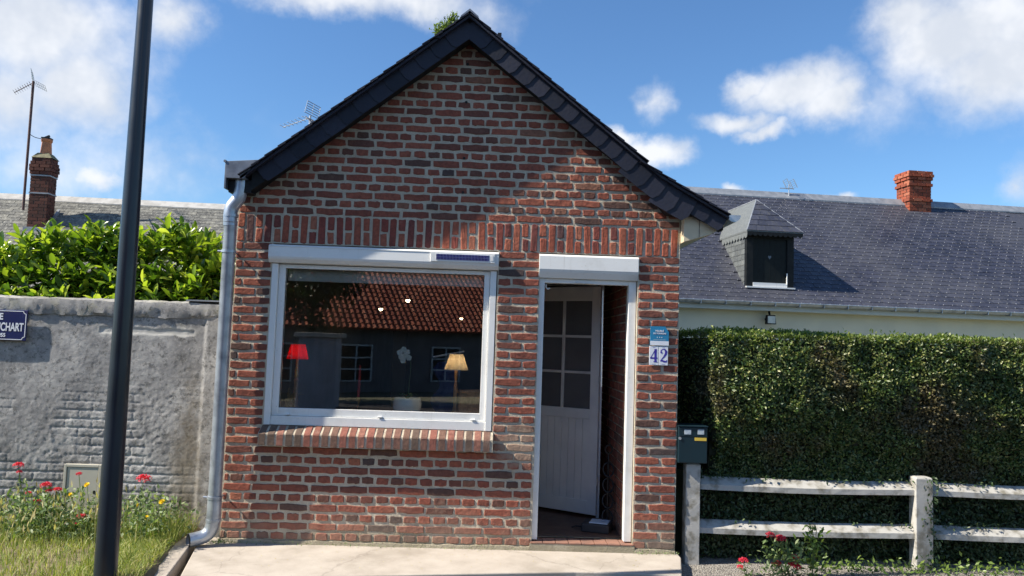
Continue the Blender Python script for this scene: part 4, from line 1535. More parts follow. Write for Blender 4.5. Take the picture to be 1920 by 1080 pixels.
# clipped hedge on the right
hd = thing('clipped_hedge', 'tall clipped evergreen hedge with brown patches behind the white rail fence', 'hedge', (0, 0, 0))
def hedge_front(x, z):
    y = .015 + .0 * x
    y = y + .17 * np.clip((1.16 - z) / .40, 0, 1) ** 1.2
    y = y + .62 * np.clip((3.80 + .10 * np.clip((1.3 - z) / .5, 0, 1) - x) / .10, 0, 1)
    p = np.stack([x * 1.6, z * 2.2, x * 0], 1)
    y = y - (fbm(p, 4, 61) - .5) * .20 - (fbm(p * 4.2, 3, 66) - .5) * .07
    return y
N = 56000
hx_ = rng.uniform(3.56, 7.3, N)
hz_ = .50 + 1.24 * rng.uniform(0, 1, N)
ys_ = hedge_front(hx_, hz_)
P1 = np.stack([hx_, ys_ + rng.exponential(.022, N) - .02, hz_], 1)
nf_ = rand_dirs(N, (0, -1.0, .25), .75)
ax_ = rand_dirs(N, (0, -.25, .35), .9)
F1 = frames(ax_, nf_, rng.uniform(.016, .038, N))
N2 = 15000
tx = rng.uniform(3.56, 7.3, N2)
ty = rng.uniform(0, 1, N2) ** 1.6 * .75
zt = 1.742 + (fbm(np.stack([tx * 2.5, ty * 3, tx * 0], 1), 4, 71) - .5) * .07
yy = hedge_front(tx, np.full(N2, 1.70)) + ty - .01
P2 = np.stack([tx, yy, zt + rng.normal(0, .012, N2) - .03 * (ty < .05)], 1)
F2 = frames(rand_dirs(N2, (0, -.2, .9), .8), rand_dirs(N2, (0, -.3, .8), .9), rng.uniform(.022, .04, N2))
me = scatter_mesh('foliage', dia_v, dia_f, F1, P1, M['privet'])
o = link(bpy.data.objects.new('foliage', me), hd); o['kind'] = 'stuff'
me = scatter_mesh('foliage_top', dia_v, dia_f, F2, P2, M['privet_top'])
o = link(bpy.data.objects.new('foliage_top', me), hd); o['kind'] = 'stuff'
NSH = 260
shx = rng.uniform(3.85, 7.2, NSH); shz = np.where(rng.uniform(0, 1, NSH) < .5, 1.72, rng.uniform(.7, 1.7, NSH))
sp, sa_ = [], []
for i in range(NSH):
    b0 = np.array([shx[i], float(hedge_front(np.array([shx[i]]), np.array([min(shz[i], 1.7)]))[0]) + (rng.uniform(0, .5) if shz[i] > 1.71 else 0), shz[i]])
    dv = rand_dirs(1, (0, -.2 if shz[i] > 1.71 else -.8, .9), .5)[0]
    L__ = rng.uniform(.03, .09)
    for k in range(6):
        sp.append(b0 + dv * L__ * k / 5); sa_.append(dv * .5 + rand_dirs(1)[0] * .8)
sp = np.array(sp)
me = scatter_mesh('shoots', dia_v, dia_f, frames(np.array(sa_), rand_dirs(len(sp), (0, -1, .4), .8), rng.uniform(.022, .036, len(sp))), sp, M['privet_top'])
o = link(bpy.data.objects.new('shoots', me), hd); o['kind'] = 'stuff'
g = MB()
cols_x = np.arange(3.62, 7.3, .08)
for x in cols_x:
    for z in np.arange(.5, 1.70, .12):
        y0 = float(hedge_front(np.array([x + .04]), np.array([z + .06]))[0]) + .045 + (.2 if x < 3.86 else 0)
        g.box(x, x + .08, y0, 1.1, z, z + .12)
g.build('dark_core', M['laurel_core'], hd)  # dark filler blocks, the hedge's inner shade put into their colour
# dark ivy and hedge bottom showing between the rails
iv = thing('ivy', 'dark ivy filling the gaps between the fence rails', 'ivy', (0, 0, 0))
N = 16000
ix = rng.uniform(3.74, 7.3, N)
iz = rng.uniform(-.08, .62, N)
P3 = np.stack([ix, .235 + .08 * (fbm(np.stack([ix * 3, iz * 4, ix * 0], 1), 3, 5) - .5) + rng.exponential(.02, N), iz], 1)
F3 = frames(rand_dirs(N, (0, -.2, -.3), .9), rand_dirs(N, (0, -1, .2), .7), rng.uniform(.025, .045, N))
me = scatter_mesh('foliage', dia_v, dia_f, F3, P3, M['ivy'])
o = link(bpy.data.objects.new('foliage', me), iv); o['kind'] = 'stuff'
N = 900
ix = rng.uniform(3.76, 7.2, N)
lvl = rng.uniform(0, 1, N) < .5
iz = np.where(lvl, .585, .245) + np.abs(rng.normal(0, .014, N)) 
dens_ = fbm(np.stack([ix * 3.3, lvl * 7., ix * 0], 1), 3, 8)
keep = dens_ > .5
P4 = np.stack([ix, .10 + rng.uniform(-.05, .08, N), iz], 1)[keep]
F4 = frames(rand_dirs(len(P4), (0, -.5, -.2), .8), rand_dirs(len(P4), (0, -.6, 1), .6), rng.uniform(.022, .04, len(P4)))
me = scatter_mesh('trailing_leaves', dia_v, dia_f, F4, P4, M['ivy'])
o = link(bpy.data.objects.new('trailing_leaves', me), iv); o['kind'] = 'stuff'
box('dark_core', M['laurel_core'], iv, 3.62, 7.3, .33, .5, -.1, .6)  # plain dark slab behind the ivy leaves, painted as shade
# ivy climbing the second post and young leaves at its foot
N = 170
pz = rng.uniform(-.05, .66, N)
P5 = np.stack([5.585 + rng.normal(0, .03, N) + .012 * np.sin(pz * 14), np.full(N, .005) + rng.uniform(-.01, .015, N), pz], 1)
P5[:, 0] = np.clip(P5[:, 0], 5.50, 5.65)
F5 = frames(rand_dirs(N, (0, -.2, -.6), .7), rand_dirs(N, (0, -1.2, .3), .5), rng.uniform(.022, .038, N))
me = scatter_mesh('ivy', dia_v, dia_f, F5, P5, M['ivy'])
tag(link(bpy.data.objects.new('ivy', me)), 'ivy strand climbing the front of the white fence post between the rails', 'ivy')
N = 420
ix = np.concatenate([rng.uniform(4.6, 5.45, N // 2), rng.uniform(5.35, 6.3, N // 2)])
P6 = np.stack([ix, rng.uniform(-.16, .02, N), -.07 + np.abs(rng.normal(0, .035, N))], 1)
F6 = frames(rand_dirs(N, (0, -.2, .3), .8), rand_dirs(N, (0, -.6, 1), .6), rng.uniform(.025, .055, N))
me = scatter_mesh('ground_cover', dia_v, dia_f, F6, P6, M['ivy_new'])
tag(link(bpy.data.objects.new('ground_cover', me)), 'young light green ground leaves at the fence foot', 'ground cover', kind='stuff')

# ================================================================== rail fence
fe = thing('rail_fence', 'low white painted post and rail fence before the hedge', 'fence', (0, .08, -.10))
def post(x0, x1, h, lab=None, lean=0):
    m = MB()
    n = 9
    vs = []
    for i in range(n):
        z = h * i / (n - 1)
        j = lambda: random.uniform(-.0015, .0015)
        dx = lean * z
        zt_ = z
        vs += [(x0 + dx + j(), -.06 + j(), zt_), (x1 + dx + j(), -.06 + j(), zt_), (x1 + dx + j(), .05, zt_), (x0 + dx + j(), .05, zt_)]
    top_z = h + .012
    vs += [(x0 + lean * h + .012, -.048, top_z), (x1 + lean * h - .012, -.048, top_z), (x1 + lean * h - .012, .04, top_z), (x0 + lean * h + .012, .04, top_z)]
    fs = []
    for i in range(n):
        for k in range(4):
            fs.append((i * 4 + k, i * 4 + (k + 1) % 4, (i + 1) * 4 + (k + 1) % 4, (i + 1) * 4 + k))
    fs.append(tuple(range(n * 4, n * 4 + 4)))
    m.add(vs, fs)
    return m.build('post', M['rail_paint'], fe, bevel=.004)
post(3.622, 3.735, .79)
post(5.467, 5.603, .73)
post(7.32, 7.45, .73)
for (xa, xb) in ((3.735, 5.467), (5.603, 7.32)):
    for zt_ in (.685, .345):
        m = MB()
        n = 22
        vs = []
        for i in range(n):
            x = xa + (xb - xa) * i / (n - 1)
            sag = -.012 * math.sin(math.pi * i / (n - 1)) * (1 if zt_ > .5 else .8)
            j = lambda: random.uniform(-.001, .001)
            vs += [(x, -.035 + j(), zt_ - .090 + sag + j()), (x, .055, zt_ - .090 + sag), (x, .055, zt_ + .004 + sag + j()), (x, .035 + j(), zt_ + sag + j()), (x, -.035 + j(), zt_ - .048 + sag + j())]
        fs = [(i * 5 + k, (i + 1) * 5 + k, (i + 1) * 5 + (k + 1) % 5, i * 5 + (k + 1) % 5) for i in range(n - 1) for k in range(5)]
        fs = [tuple(reversed(f)) for f in fs] + [(0, 1, 2, 3, 4), tuple(reversed(range((n - 1) * 5, n * 5)))]
        m.add(vs, fs)
        m.build('rail', M['rail_paint'], fe)

# mailbox on the first post
mb = thing('mailbox', 'dark teal steel mailbox with yellow label on top of the fence post', 'mailbox', (3.66, .04, .705))
g = MB(); g.box(-.118, .115, -.06, .14, 0, .285); g.build('body', M['mailbox'], mb, bevel=.006)
box('door', M['mailbox'], mb, -.112, .109, -.064, -.0605, .006, .200, bevel=.002)
box('flap', M['mailbox'], mb, -.112, .109, -.065, -.0605, .208, .278, bevel=.002)
g = MB(); g.box(-.122, .119, -.075, .145, .286, .294); g.build('lid', M['mailbox'], mb, bevel=.003)
box('label_plate', M['label_y'], mb, .012, .105, -.0665, -.064, .178, .202)
box('sticker', M['sticker'], mb, -.072, -.018, -.0675, -.065, .226, .262)
box('sticker', M['sticker'], mb, .035, .085, -.0675, -.065, .228, .266)
g = MB(); g.tube([(-.105, -.062, .193), (-.105, -.070, .193)], .011, 12); g.build('lock', M['alu'], mb)

# ================================================================== grass and flowers
def blades(N, x0, x1, y0, y1, h0, h1, w_, matl, lean=.35, zf=None):
    bx_ = rng.uniform(x0, x1, N); by = rng.uniform(y0, y1, N)
    h = rng.uniform(h0, h1, N)
    z = .045 + .04 * np.clip(-by - .3, 0, 1) if zf is None else zf(bx_, by)
    a = rng.uniform(0, 6.283, N)
    ln = rng.uniform(.05, lean, N)
    dx, dy = np.cos(a) * ln * h, np.sin(a) * ln * h
    th = rng.uniform(0, 3.14, N)
    wx, wy = np.cos(th) * w_, np.sin(th) * w_ * .4
    z = z - .01
    v0 = np.stack([bx_ - wx, by - wy, z], 1); v1 = np.stack([bx_ + wx, by + wy, z], 1)
    v2 = np.stack([bx_ + dx * .35 + wx * .8, by + dy * .35 + wy * .8, z + h * .55], 1); v3 = np.stack([bx_ + dx * .35 - wx * .8, by + dy * .35 - wy * .8, z + h * .55], 1)
    v4 = np.stack([bx_ + dx, by + dy, z + h * (1 - .3 * ln)], 1)
    return np.stack([v0, v1, v2, v3, v4], 1)
def blades_obj(name, Vb, matl, parent=None):
    N = len(Vb)
    m = bpy.data.meshes.new(name)
    m.vertices.add(N * 5)
    m.vertices.foreach_set('co', Vb.astype(np.float32).ravel())
    f = np.array([0, 1, 2, 3, 3, 2, 4])
    loops = (f[None] + (np.arange(N) * 5)[:, None]).ravel()
    tot = np.tile([4, 3], N)
    st_ = np.concatenate([[0], np.cumsum(tot)[:-1]])
    m.loops.add(len(loops)); m.loops.foreach_set('vertex_index', loops.astype(np.int32))
    m.polygons.add(len(tot)); m.polygons.foreach_set('loop_start', st_.astype(np.int32)); m.polygons.foreach_set('loop_total', tot.astype(np.int32))
    m.update(calc_edges=True); m.materials.append(matl)
    return link(bpy.data.objects.new(name, m), parent)
KB = blades(3200, -.62, -.30, -1.3, .0, .03, .13, .003, None, 1.2, zf=lambda a, b: .02 + .04 * np.clip(-b - .3, 0, 1))
KB[:, :, 0] += np.clip(-.1 - KB[:, :1, 1], 0, 2) * .20
Vb = np.concatenate([blades(15000, -4.6, -.40, -1.8, .10, .03, .12, .0034, None, .9), blades(1500, -4.6, -.30, -.35, .25, .12, .30, .003, None, .7), blades(650, -.62, -.24, -.30, .22, .08, .24, .002, None, .9),
                     KB,
                     blades(1600, -.55, -.27, -1.3, .05, .03, .12, .003, None, 1.2)])
tag(blades_obj('grass', Vb, M['grass']), 'dry yellow green grass covering the verge by the lamp post', 'grass', kind='stuff')
# grass ears
N = 260
ex = rng.uniform(-3.0, -.5, N); ey = rng.uniform(-.9, .2, N); eh = rng.uniform(.16, .34, N)
P7 = np.stack([ex, ey, .05 + eh], 1)
F7 = frames(rand_dirs(N, (0, 0, 1), .45), rand_dirs(N, (0, -1, 0), .8), np.full(N, .035), rng.uniform(.04, .065, N))
me = scatter_mesh('grass', dia_v, dia_f, F7, P7, M['dryhead'])
Vs = blades(N, 0, 1, 0, 1, .1, .2, .001, None)
Vs[:, 0] = np.stack([ex - .001, ey, ex * 0 + .04], 1); Vs[:, 1] = np.stack([ex + .001, ey, ex * 0 + .04], 1); Vs[:, 2] = P7 * [1, 1, .6] + [.001, 0, .02]; Vs[:, 3] = P7 * [1, 1, .6] + [-.001, 0, .02]; Vs[:, 4] = P7 + [0, 0, .01]
tag(link(bpy.data.objects.new('grass', me)), 'dry pale seed ears standing among the grass', 'grass', kind='stuff')
tag(blades_obj('grass', Vs, M['grass']), 'thin stalks of the seeding grass', 'grass', kind='stuff')
# leafy weeds along the wall foot
N = 2600
wx_ = rng.choice([-1.95, -1.7, -1.45, -1.3, -1.15, -.95, -.62, -.5, -.42], N) + rng.normal(0, .09, N)
wz_ = .04 + rng.uniform(0, 1, N) ** 1.3 * .30 * np.interp(wx_, [-2.2, -1.3, -.9, -.6, -.3], [.6, 1.1, .8, 1.1, .7])
P8 = np.stack([wx_, rng.uniform(-.32, .22, N), wz_], 1)
F8 = frames(rand_dirs(N, (0, -.2, .5), .9), rand_dirs(N, (0, -.5, 1), .7), rng.uniform(.025, .055, N))
me = scatter_mesh('weeds', dia_v, dia_f, F8, P8, M['weed'])
tag(link(bpy.data.objects.new('weeds', me)), 'leafy weeds crowding the foot of the grey wall', 'weeds', kind='stuff')


def umbel(name, parent, c, r_, n=210):
    r_ = r_ * 1.75
    P_ = rand_dirs(n, (0, 0, .75), .9)
    P_ = P_ * np.array([1, 1, .62]) * r_ * rng.uniform(.5, 1, (n, 1))
    F = frames(rand_dirs(n, None), rand_dirs(n, (0, 0, 1), .7), np.full(n, r_ * .22) * rng.uniform(.7, 1.2, n), np.full(n, r_ * .30))
    me = scatter_mesh(name, [(-.5, 0, .1), (0, -.5, 0), (.5, 0, .1), (0, .5, 0)], [(0, 1, 2, 3)], F, P_ + np.array(c), M['valerian'])
    return link(bpy.data.objects.new(name, me), parent)


def valerian(x, y, z0, heads, label, leaves=90, spread=.09, group=None):
    t = thing('valerian', label, 'flowering plant', (x, y, z0), 0, group)
    top = max(h[1] for h in heads)
    for (hx2, hz2, r_) in heads:
        st_ = MB()
        bxx = random.uniform(-.02, .02)
        st_.tube(bez([(bxx, 0, -.01), (bxx + (hx2 - bxx) * .4 + .006, 0, hz2 * .5), (hx2, -.01, hz2 - r_ * .4)], 4), .0026, 5)
        st_.build('stem', M['weed'], t)
        umbel('flower_head', t, (hx2, -.01, hz2), r_)
    n = leaves
    hz = rng.uniform(.0, 1, n) ** .9 * top * .78
    tt = hz / top
    hsel = np.array(heads)[rng.integers(0, len(heads), n)]
    lx = hsel[:, 0] * tt + rng.normal(0, spread * .45, n) * (1 - .4 * tt)
    P_ = np.stack([lx, rng.normal(0, .04, n), hz], 1)
    F = frames(rand_dirs(n, (0, -.1, .5), .9), rand_dirs(n, (0, -.5, 1), .7), rng.uniform(.03, .062, n))
    me = scatter_mesh('leaf', leaf8v, leaf8f, F, P_, M['weed'])
    o_ = link(bpy.data.objects.new('leaves', me), t); o_['kind'] = 'stuff'
    return t
GV = 'red valerian plants at the wall foot'
valerian(-1.45, -.1, .05, [(-.045, .505, .024), (-.035, .455, .014), (.045, .30, .015)], 'red valerian with the tallest head, leftmost against the grey wall', 60, group=GV)
valerian(-1.27, -.12, .05, [(.0, .365, .026), (.028, .325, .016), (.085, .335, .02), (-.06, .245, .018)], 'bushy red valerian with a cluster of four heads left of the meter cabinet', 220, .16, group=GV)
valerian(-1.0, -.08, .05, [(-.05, .45, .015)], 'single small red valerian head in front of the meter cabinet', 26, .05, group=GV)
valerian(-.93, -.2, .05, [(-.02, .165, .02), (-.05, .11, .010)], 'low red valerian head beside the lamp post foot', 40, .07, group=GV)
valerian(-.60, -.1, .05, [(.045, .43, .034)], 'big pink red valerian head right of the lamp post', 60, .08, group=GV)


def yellow(x, y, z0, h, r_, label, lean):
    t = thing('yellow_flower', label, 'flower', (x - lean, y, z0), 0, 'yellow wild flowers by the lamp post')
    g = MB(); g.tube(bez([(0, 0, -.01), (lean * .3, 0, h * .5), (lean, -.01, h)], 4), .0022, 5); g.build('stem', M['weed'], t)
    m = MB()
    for q in range(14):
        a = q * 2 * math.pi / 14
        ca, sa = math.cos(a), math.sin(a)
        m.add([(0, 0, 0), (r_ * (ca - .25 * sa) * .7, r_ * (sa + .25 * ca) * .7, .006), (r_ * ca, r_ * sa, .007), (r_ * (ca + .25 * sa) * .7, r_ * (sa - .25 * ca) * .7, .006)], [(0, 1, 2, 3)])
        m.add([(0, 0, .004), (r_ * .5 * (ca - .3 * sa), r_ * .5 * (sa + .3 * ca), .012), (r_ * .6 * ca, r_ * .6 * sa, .016), (r_ * .5 * (ca + .3 * sa), r_ * .5 * (sa - .3 * ca), .012)], [(0, 1, 2, 3)])
    m.build('bloom', M['yellow'], t, loc=(lean, -.012, h), rot=(R(42), R(-12), 0))
    g = MB(); g.lathe([(.002, h - .014), (.008, h - .006), (.009, h + .003)], lean, -.01, 10); g.build('calyx', M['stemgreen'], t)
yellow(-.973, -.1, .05, .375, .024, 'yellow bloom on a long curved stem before the meter cabinet', -.03)
yellow(-1.09, -.1, .05, .30, .017, 'small half closed yellow bloom left of the cabinet bloom', -.06)
yellow(-.591, -.1, .05, .232, .021, 'yellow bloom nearest the lamp post on its right', .02)
yellow(-.501, -.12, .05, .150, .021, 'lowest yellow bloom, in the grass right of the post', .03)
yellow(-.405, -.1, .05, .265, .026, 'yellow bloom farthest right, nearest the drainpipe', .06)
valerian(4.30, -.25, -.085, [(-.11, .31, .022), (-.03, .285, .027), (.08, .15, .022), (-.055, .10, .022), (.08, .085, .032)], 'bushy red valerian in the gravel by the left fence bay', 260, .22)
valerian(4.02, -.25, -.085, [(-.03, .115, .024), (-.055, .07, .016)], 'low red valerian nearest the brick house corner on the gravel', 20, .04)
w_ = thing('weed', 'tall pale green budding weed rising above the lower rail', 'weed', (4.53, -.22, -.085))
for k in range(3):
    g = MB(); g.tube(bez([(.0, 0, 0), (.01 * k, 0, .2), (.03 * k - .03, 0, .36)], 4), .003, 5); g.build('stem', M['weed'], w_)
n = 150
hz = rng.uniform(.02, .38, n)
P_ = np.stack([rng.normal(0, .045, n), rng.normal(0, .03, n), hz], 1)
me = scatter_mesh('leaves', leaf8v, leaf8f, frames(rand_dirs(n, (0, -.1, .4), .9), rand_dirs(n, (0, -.5, 1), .7), rng.uniform(.03, .06, n)), P_, M['ivy_new'])
o = link(bpy.data.objects.new('leaves', me), w_); o['kind'] = 'stuff'

# small weeds and crumbs along the foot of the facade
N = 420
cxs = np.concatenate([rng.normal(.02, .06, 150), rng.uniform(-.1, 2.38, 170), rng.uniform(3.2, 3.56, 100)])
P_ = np.stack([cxs, -.03 - np.abs(rng.normal(0, .012, N)), .004 + np.abs(rng.normal(0, .012, N))], 1)
me = scatter_mesh('moss', dia_v, dia_f, frames(rand_dirs(N, (0, -.3, .4), .9), rand_dirs(N, (0, -.5, 1), .7), rng.uniform(.006, .018, N)), P_, M['weed'])
tag(link(bpy.data.objects.new('moss', me)), 'tiny weeds and moss along the foot of the brick facade', 'moss', kind='stuff')
N = 160
P_ = np.stack([rng.uniform(-.1, 3.5, N), rng.uniform(-.6, -.04, N), np.full(N, .003)], 1)
me = scatter_mesh('litter', dia_v, dia_f, frames(rand_dirs(N) * [1, 1, .1], np.tile([0, 0, 1.], (N, 1)) + rng.normal(0, .2, (N, 3)), rng.uniform(.006, .016, N)), P_, M['dryhead'])
tag(link(bpy.data.objects.new('litter', me)), 'scattered dry leaf crumbs on the concrete apron', 'litter', kind='stuff')

# ================================================================== slate roofs of the neighbours
def slate_roof(parent, X0, X1, run, rise, wid, expo, mat, mat_i, near, z0=0, thick=.007, hook=None, y0=0, skip=None):
    L_ = math.hypot(run, rise)
    ang = math.atan2(rise, run)
    rows = int(L_ / expo)
    base = MB().box(-wid / 2 + .003, wid / 2 - .003, 0, expo * 1.45, 0, thick)
    rotm = Matrix.Rotation(ang, 4, 'X')
    me = base.mesh('slate')
    me.materials.append(mat)
    items = []
    for r_ in range(rows):
        s = r_ * expo
        off = (r_ % 2) * wid / 2
        x = X0 + off
        while x < X1:
            cx, cy, cz = x + wid / 2, y0 + s * math.cos(ang), z0 + s * math.sin(ang)
            if not (skip and skip(cx, s)):
                items.append((cx + random.uniform(-.003, .003), cy, cz + .012 + random.uniform(0, .003)))
            x += wid
    items.sort(key=lambda p: near(p))
    bm = MB()
    hk = MB()
    for q, p in enumerate(items):
        mw = Matrix.Translation(p) @ rotm @ Matrix.Rotation(R(-2.6), 4, 'X')
        if q < 300:
            inst('slate', me, parent, mw=mw)
        else:
            bm.add([v for v in base.v], base.f, mw)
        if hook: hk.box(-.004, .004, -.006, .015, thick, thick + .006, mw)
    bm.build('slate_courses', mat_i, parent, kind='stuff')
    if hook: hk.build('slate_hooks', M['hook'], parent, kind='stuff')


# right neighbour: cream cottage with slate roof and dormer
RZ = R(5.7)
nb = thing('slate_cottage', 'long low cream cottage with slate roof and black dormer behind the hedge', 'house', (7.0, 8.55, 0), RZ)
EZ, RUN, RISE = 2.55, 3.05, 2.80
box('wall', M['cream_wall'], nb, -7, 10, .30, .55, -.1, 2.45)
box('wall', M['cream_wall'], nb, -7, 10, 5.6, 5.85, -.1, 2.45)
g = MB(); g.prism([(.3, 2.45), (5.85, 2.45), (3.07, 5.25)], 'x', 9.75, 9.99); g.prism([(.3, 2.45), (5.85, 2.45), (3.07, 5.25)], 'x', -6.99, -6.75)
g.build('gable', M['cream_wall'], nb)
box('fascia', M['pale_board'], nb, -7.2, 10.2, .03, .30, 2.40, 2.505, bevel=.004)
g = MB()
g.add([(-7.2, .0, EZ), (10.2, .0, EZ), (10.2, RUN, EZ + RISE), (-7.2, RUN, EZ + RISE), (-7.2, 2 * RUN, EZ), (10.2, 2 * RUN, EZ)], [(0, 1, 2, 3), (3, 2, 5, 4)])
rf = g.build('roof', M['slate_far'], nb)
g = MB()
prof = [(math.cos(t_) * .06, -math.sin(t_) * .06) for t_ in np.linspace(0, math.pi, 9)]
g.prism([(-.065 + a, EZ + .005 + b) for a, b in prof], 'x', -7.2, 10.2)
g.tube([(-7.2, -.127, EZ + .005), (10.2, -.127, EZ + .005)], .009, 6)
gut = g.build('gutter', M['zinc'], nb, smooth=True)
for x in np.arange(-3, 9, .5):
    box('bracket', M['zinc'], gut, x, x + .012, -.13, .02, EZ - .07, EZ + .012)
DX0, DX1 = .10, 1.10      # dormer face in the cottage's own x
DY = .34
def skip(cx, s):
    yy_ = s * math.cos(math.atan2(RISE, RUN))
    return DX0 - .02 < cx < DX1 + .02 and DY + .05 < yy_ < 1.7
slate_roof(rf, -2.6, 7.9, RUN, RISE, .20, .135, M['slate_far'], M['slate_far_i'], lambda p: abs(p[0] - 1.5) * .8 + p[1] * 1.2, EZ, hook=True, skip=skip)
g = MB(); g.prism([(RUN - .14, EZ + RISE - .11), (RUN, EZ + RISE + .05), (RUN + .14, EZ + RISE - .11), (RUN + .14, EZ + RISE - .08), (RUN, EZ + RISE + .085), (RUN - .14, EZ + RISE - .08)], 'x', -7.2, 10.2)
g.build('ridge_cap', M['lead'], rf)
# dormer
dm = bpy.data.objects.new('dormer', None); C.objects.link(dm); dm.parent = nb
dm.location = (0, DY, 0)
dz0 = EZ + DY * RISE / RUN + .01
dz1 = dz0 + 1.13
kk = RISE / RUN
g = MB()
g.prism([(0.02, dz0), (0.02, dz1), ((dz1 - dz0) / kk, dz1)], 'x', DX0, DX0 + .05)
g.prism([(0.02, dz0), (0.02, dz1), ((dz1 - dz0) / kk, dz1)], 'x', DX1 - .05, DX1)
g.build('cheek', M['slate_far'], dm)
sm = MB()
ce = MB().box(0, .18, 0, .006, 0, .15)
ceme = bpy.data.meshes.new('slate')
rws = int(1.13 / .11)
for r_ in range(rws + 1):
    z = dz0 + r_ * .11
    yy_ = .02
    ymax = (z - dz0) / kk + .09
    k = 0
    while yy_ < ymax:
        y1 = min(yy_ + .16, ymax)
        m = MB(); m.box(DX0 - .013 - .005 * 1, DX0 - .006, yy_ + .002, y1 - .002, z - .005, min(z + .12, dz1))
        m.build('slate', M['cheek'], dm)
        yy_ += .16
g = MB()
g.box(DX0 + .0, DX0 + .14, -.03, .02, dz0, dz1)
g.box(DX1 - .14, DX1, -.03, .02, dz0, dz1)
g.box(DX0 + .14, DX1 - .14, -.028, .02, dz1 - .14, dz1)
g.build('frame', M['black'], dm, bevel=.004)
sh = MB(); sh.box(DX0 + .14, DX1 - .14, .0, .018, dz0 + .10, dz1 - .14)
sho = sh.build('shutter', plain('very_dark_green_paint', (.005, .009, .010), None, 8, .6, spec=.25), dm)
for k in range(1, 6):
    box('plank_joint', M['black'], dm, DX0 + .14 + k * .12, DX0 + .144 + k * .12, -.002, .001, dz0 + .10, dz1 - .14)
g = MB()
hc = ((DX0 + DX1) / 2, dz0 + .62)
g.add([(hc[0] + a, -.004, hc[1] + b) for a, b in [(0, -.045), (.035, .0), (.03, .025), (.015, .03), (0, .015), (-.015, .03), (-.03, .025), (-.035, 0)]], [tuple(range(8))])
g.build('heart_cutout', M['zinc_dark'], dm)
box('sill', M['pvc'], dm, DX0 + .14, DX1 - .14, -.035, .01, dz0 + .02, dz0 + .10)
box('sill_edge', M['pvc'], dm, DX0 - .01, DX1 + .02, -.06, -.03, dz0 - .01, dz0 + .018)
box('latch', M['pvc'], dm, DX1 - .16, DX1 - .14, -.05, -.03, dz0 + .08, dz0 + .30)
# hipped dormer roof
ez = dz1 - .01
oxl, oxr = .05, .13
pk = (( DX0 + DX1) / 2 - .0, (4.78 - dz0) / kk * .62, ez + .62)
mid = (DX0 + DX1) / 2
zp = ez + .78
yb = (zp - dz0) / kk
hv = [(DX0 - oxl, -.16, ez), (DX1 + oxr, -.16, ez), (mid, .62, zp), (mid, yb + .1, zp), (DX0 - oxl, (ez - dz0) / kk + .05, ez), (DX1 + oxr, (ez - dz0) / kk + .05, ez)]
g = MB(); g.add(hv, [(0, 1, 2), (0, 2, 3, 4), (1, 5, 3, 2)])
g.add([(a, b, c - .035) for a, b, c in hv], [(2, 1, 0), (4, 3, 2, 0), (2, 3, 5, 1)])
g.add([hv[0], hv[1], (hv[1][0], hv[1][1], ez - .035), (hv[0][0], hv[0][1], ez - .035)], [(3, 2, 1, 0)])
g.add([hv[0], hv[4], (hv[4][0], hv[4][1], ez - .035), (hv[0][0], hv[0][1], ez - .035)], [(0, 1, 2, 3)])
dro = g.build('dormer_roof', M['cheek'], dm)
# slates on the front hip
for r_ in range(6):
    t0, t1 = r_ / 6, (r_ + 1) / 6
    n = max(1, int((DX1 - DX0 + oxl + oxr) * (1 - t0) / .19))
    for k in range(n):
        def P__(t_, u, lift): 
            a = Vector(hv[0]).lerp(Vector(hv[2]), t_); b = Vector(hv[1]).lerp(Vector(hv[2]), t_)
            p = a.lerp(b, u); return (p.x, p.y - lift * .7, p.z + lift * .6)
        m = MB()
        u0, u1 = (k + .02) / n, (k + .98) / n
        m.add([P__(t0, u0, .014), P__(t0, u1, .014), P__(min(t1 + .02, 1), u1, .004), P__(min(t1 + .02, 1), u0, .004), P__(t0, u0, .004), P__(t0, u1, .004)], [(0, 1, 2, 3), (0, 4, 5, 1)])
        m.build('slate', M['slate_far'], dm)
# scalloped trim
def scallops(name, pA, pB, n, drop, mat_):
    m = MB()
    A, B = Vector(pA), Vector(pB)
    for k in range(n):
        a = A.lerp(B, k / n); b = A.lerp(B, (k + 1) / n)
        pts = [a, b] + [a.lerp(b, .5 + .5 * math.cos(t_)) + Vector((0, 0, -drop * .45 - drop * .55 * math.sin(t_))) for t_ in np.linspace(0, math.pi, 6)]
        m.add(pts, [tuple(range(8))])
    o_ = m.build(name, mat_, dm)
    s = o_.modifiers.new('solid', 'SOLIDIFY'); s.thickness = .012
scallops('scalloped_trim', (DX0 - oxl + .01, -.155, ez - .02), (DX1 + oxr - .01, -.155, ez - .02), 11, .09, M['black'])
scallops('scalloped_trim', (DX0 - oxl + .005, -.15, ez - .02), (DX0 - oxl + .005, 1.1, ez - .03), 9, .13, M['cheek'])
g = MB(); g.tube([hv[0], hv[2]], .012, 6); g.tube([hv[1], hv[2]], .012, 6); g.tube([hv[2], hv[3]], .015, 6); g.build('hip_bead', M['lead'], dm)
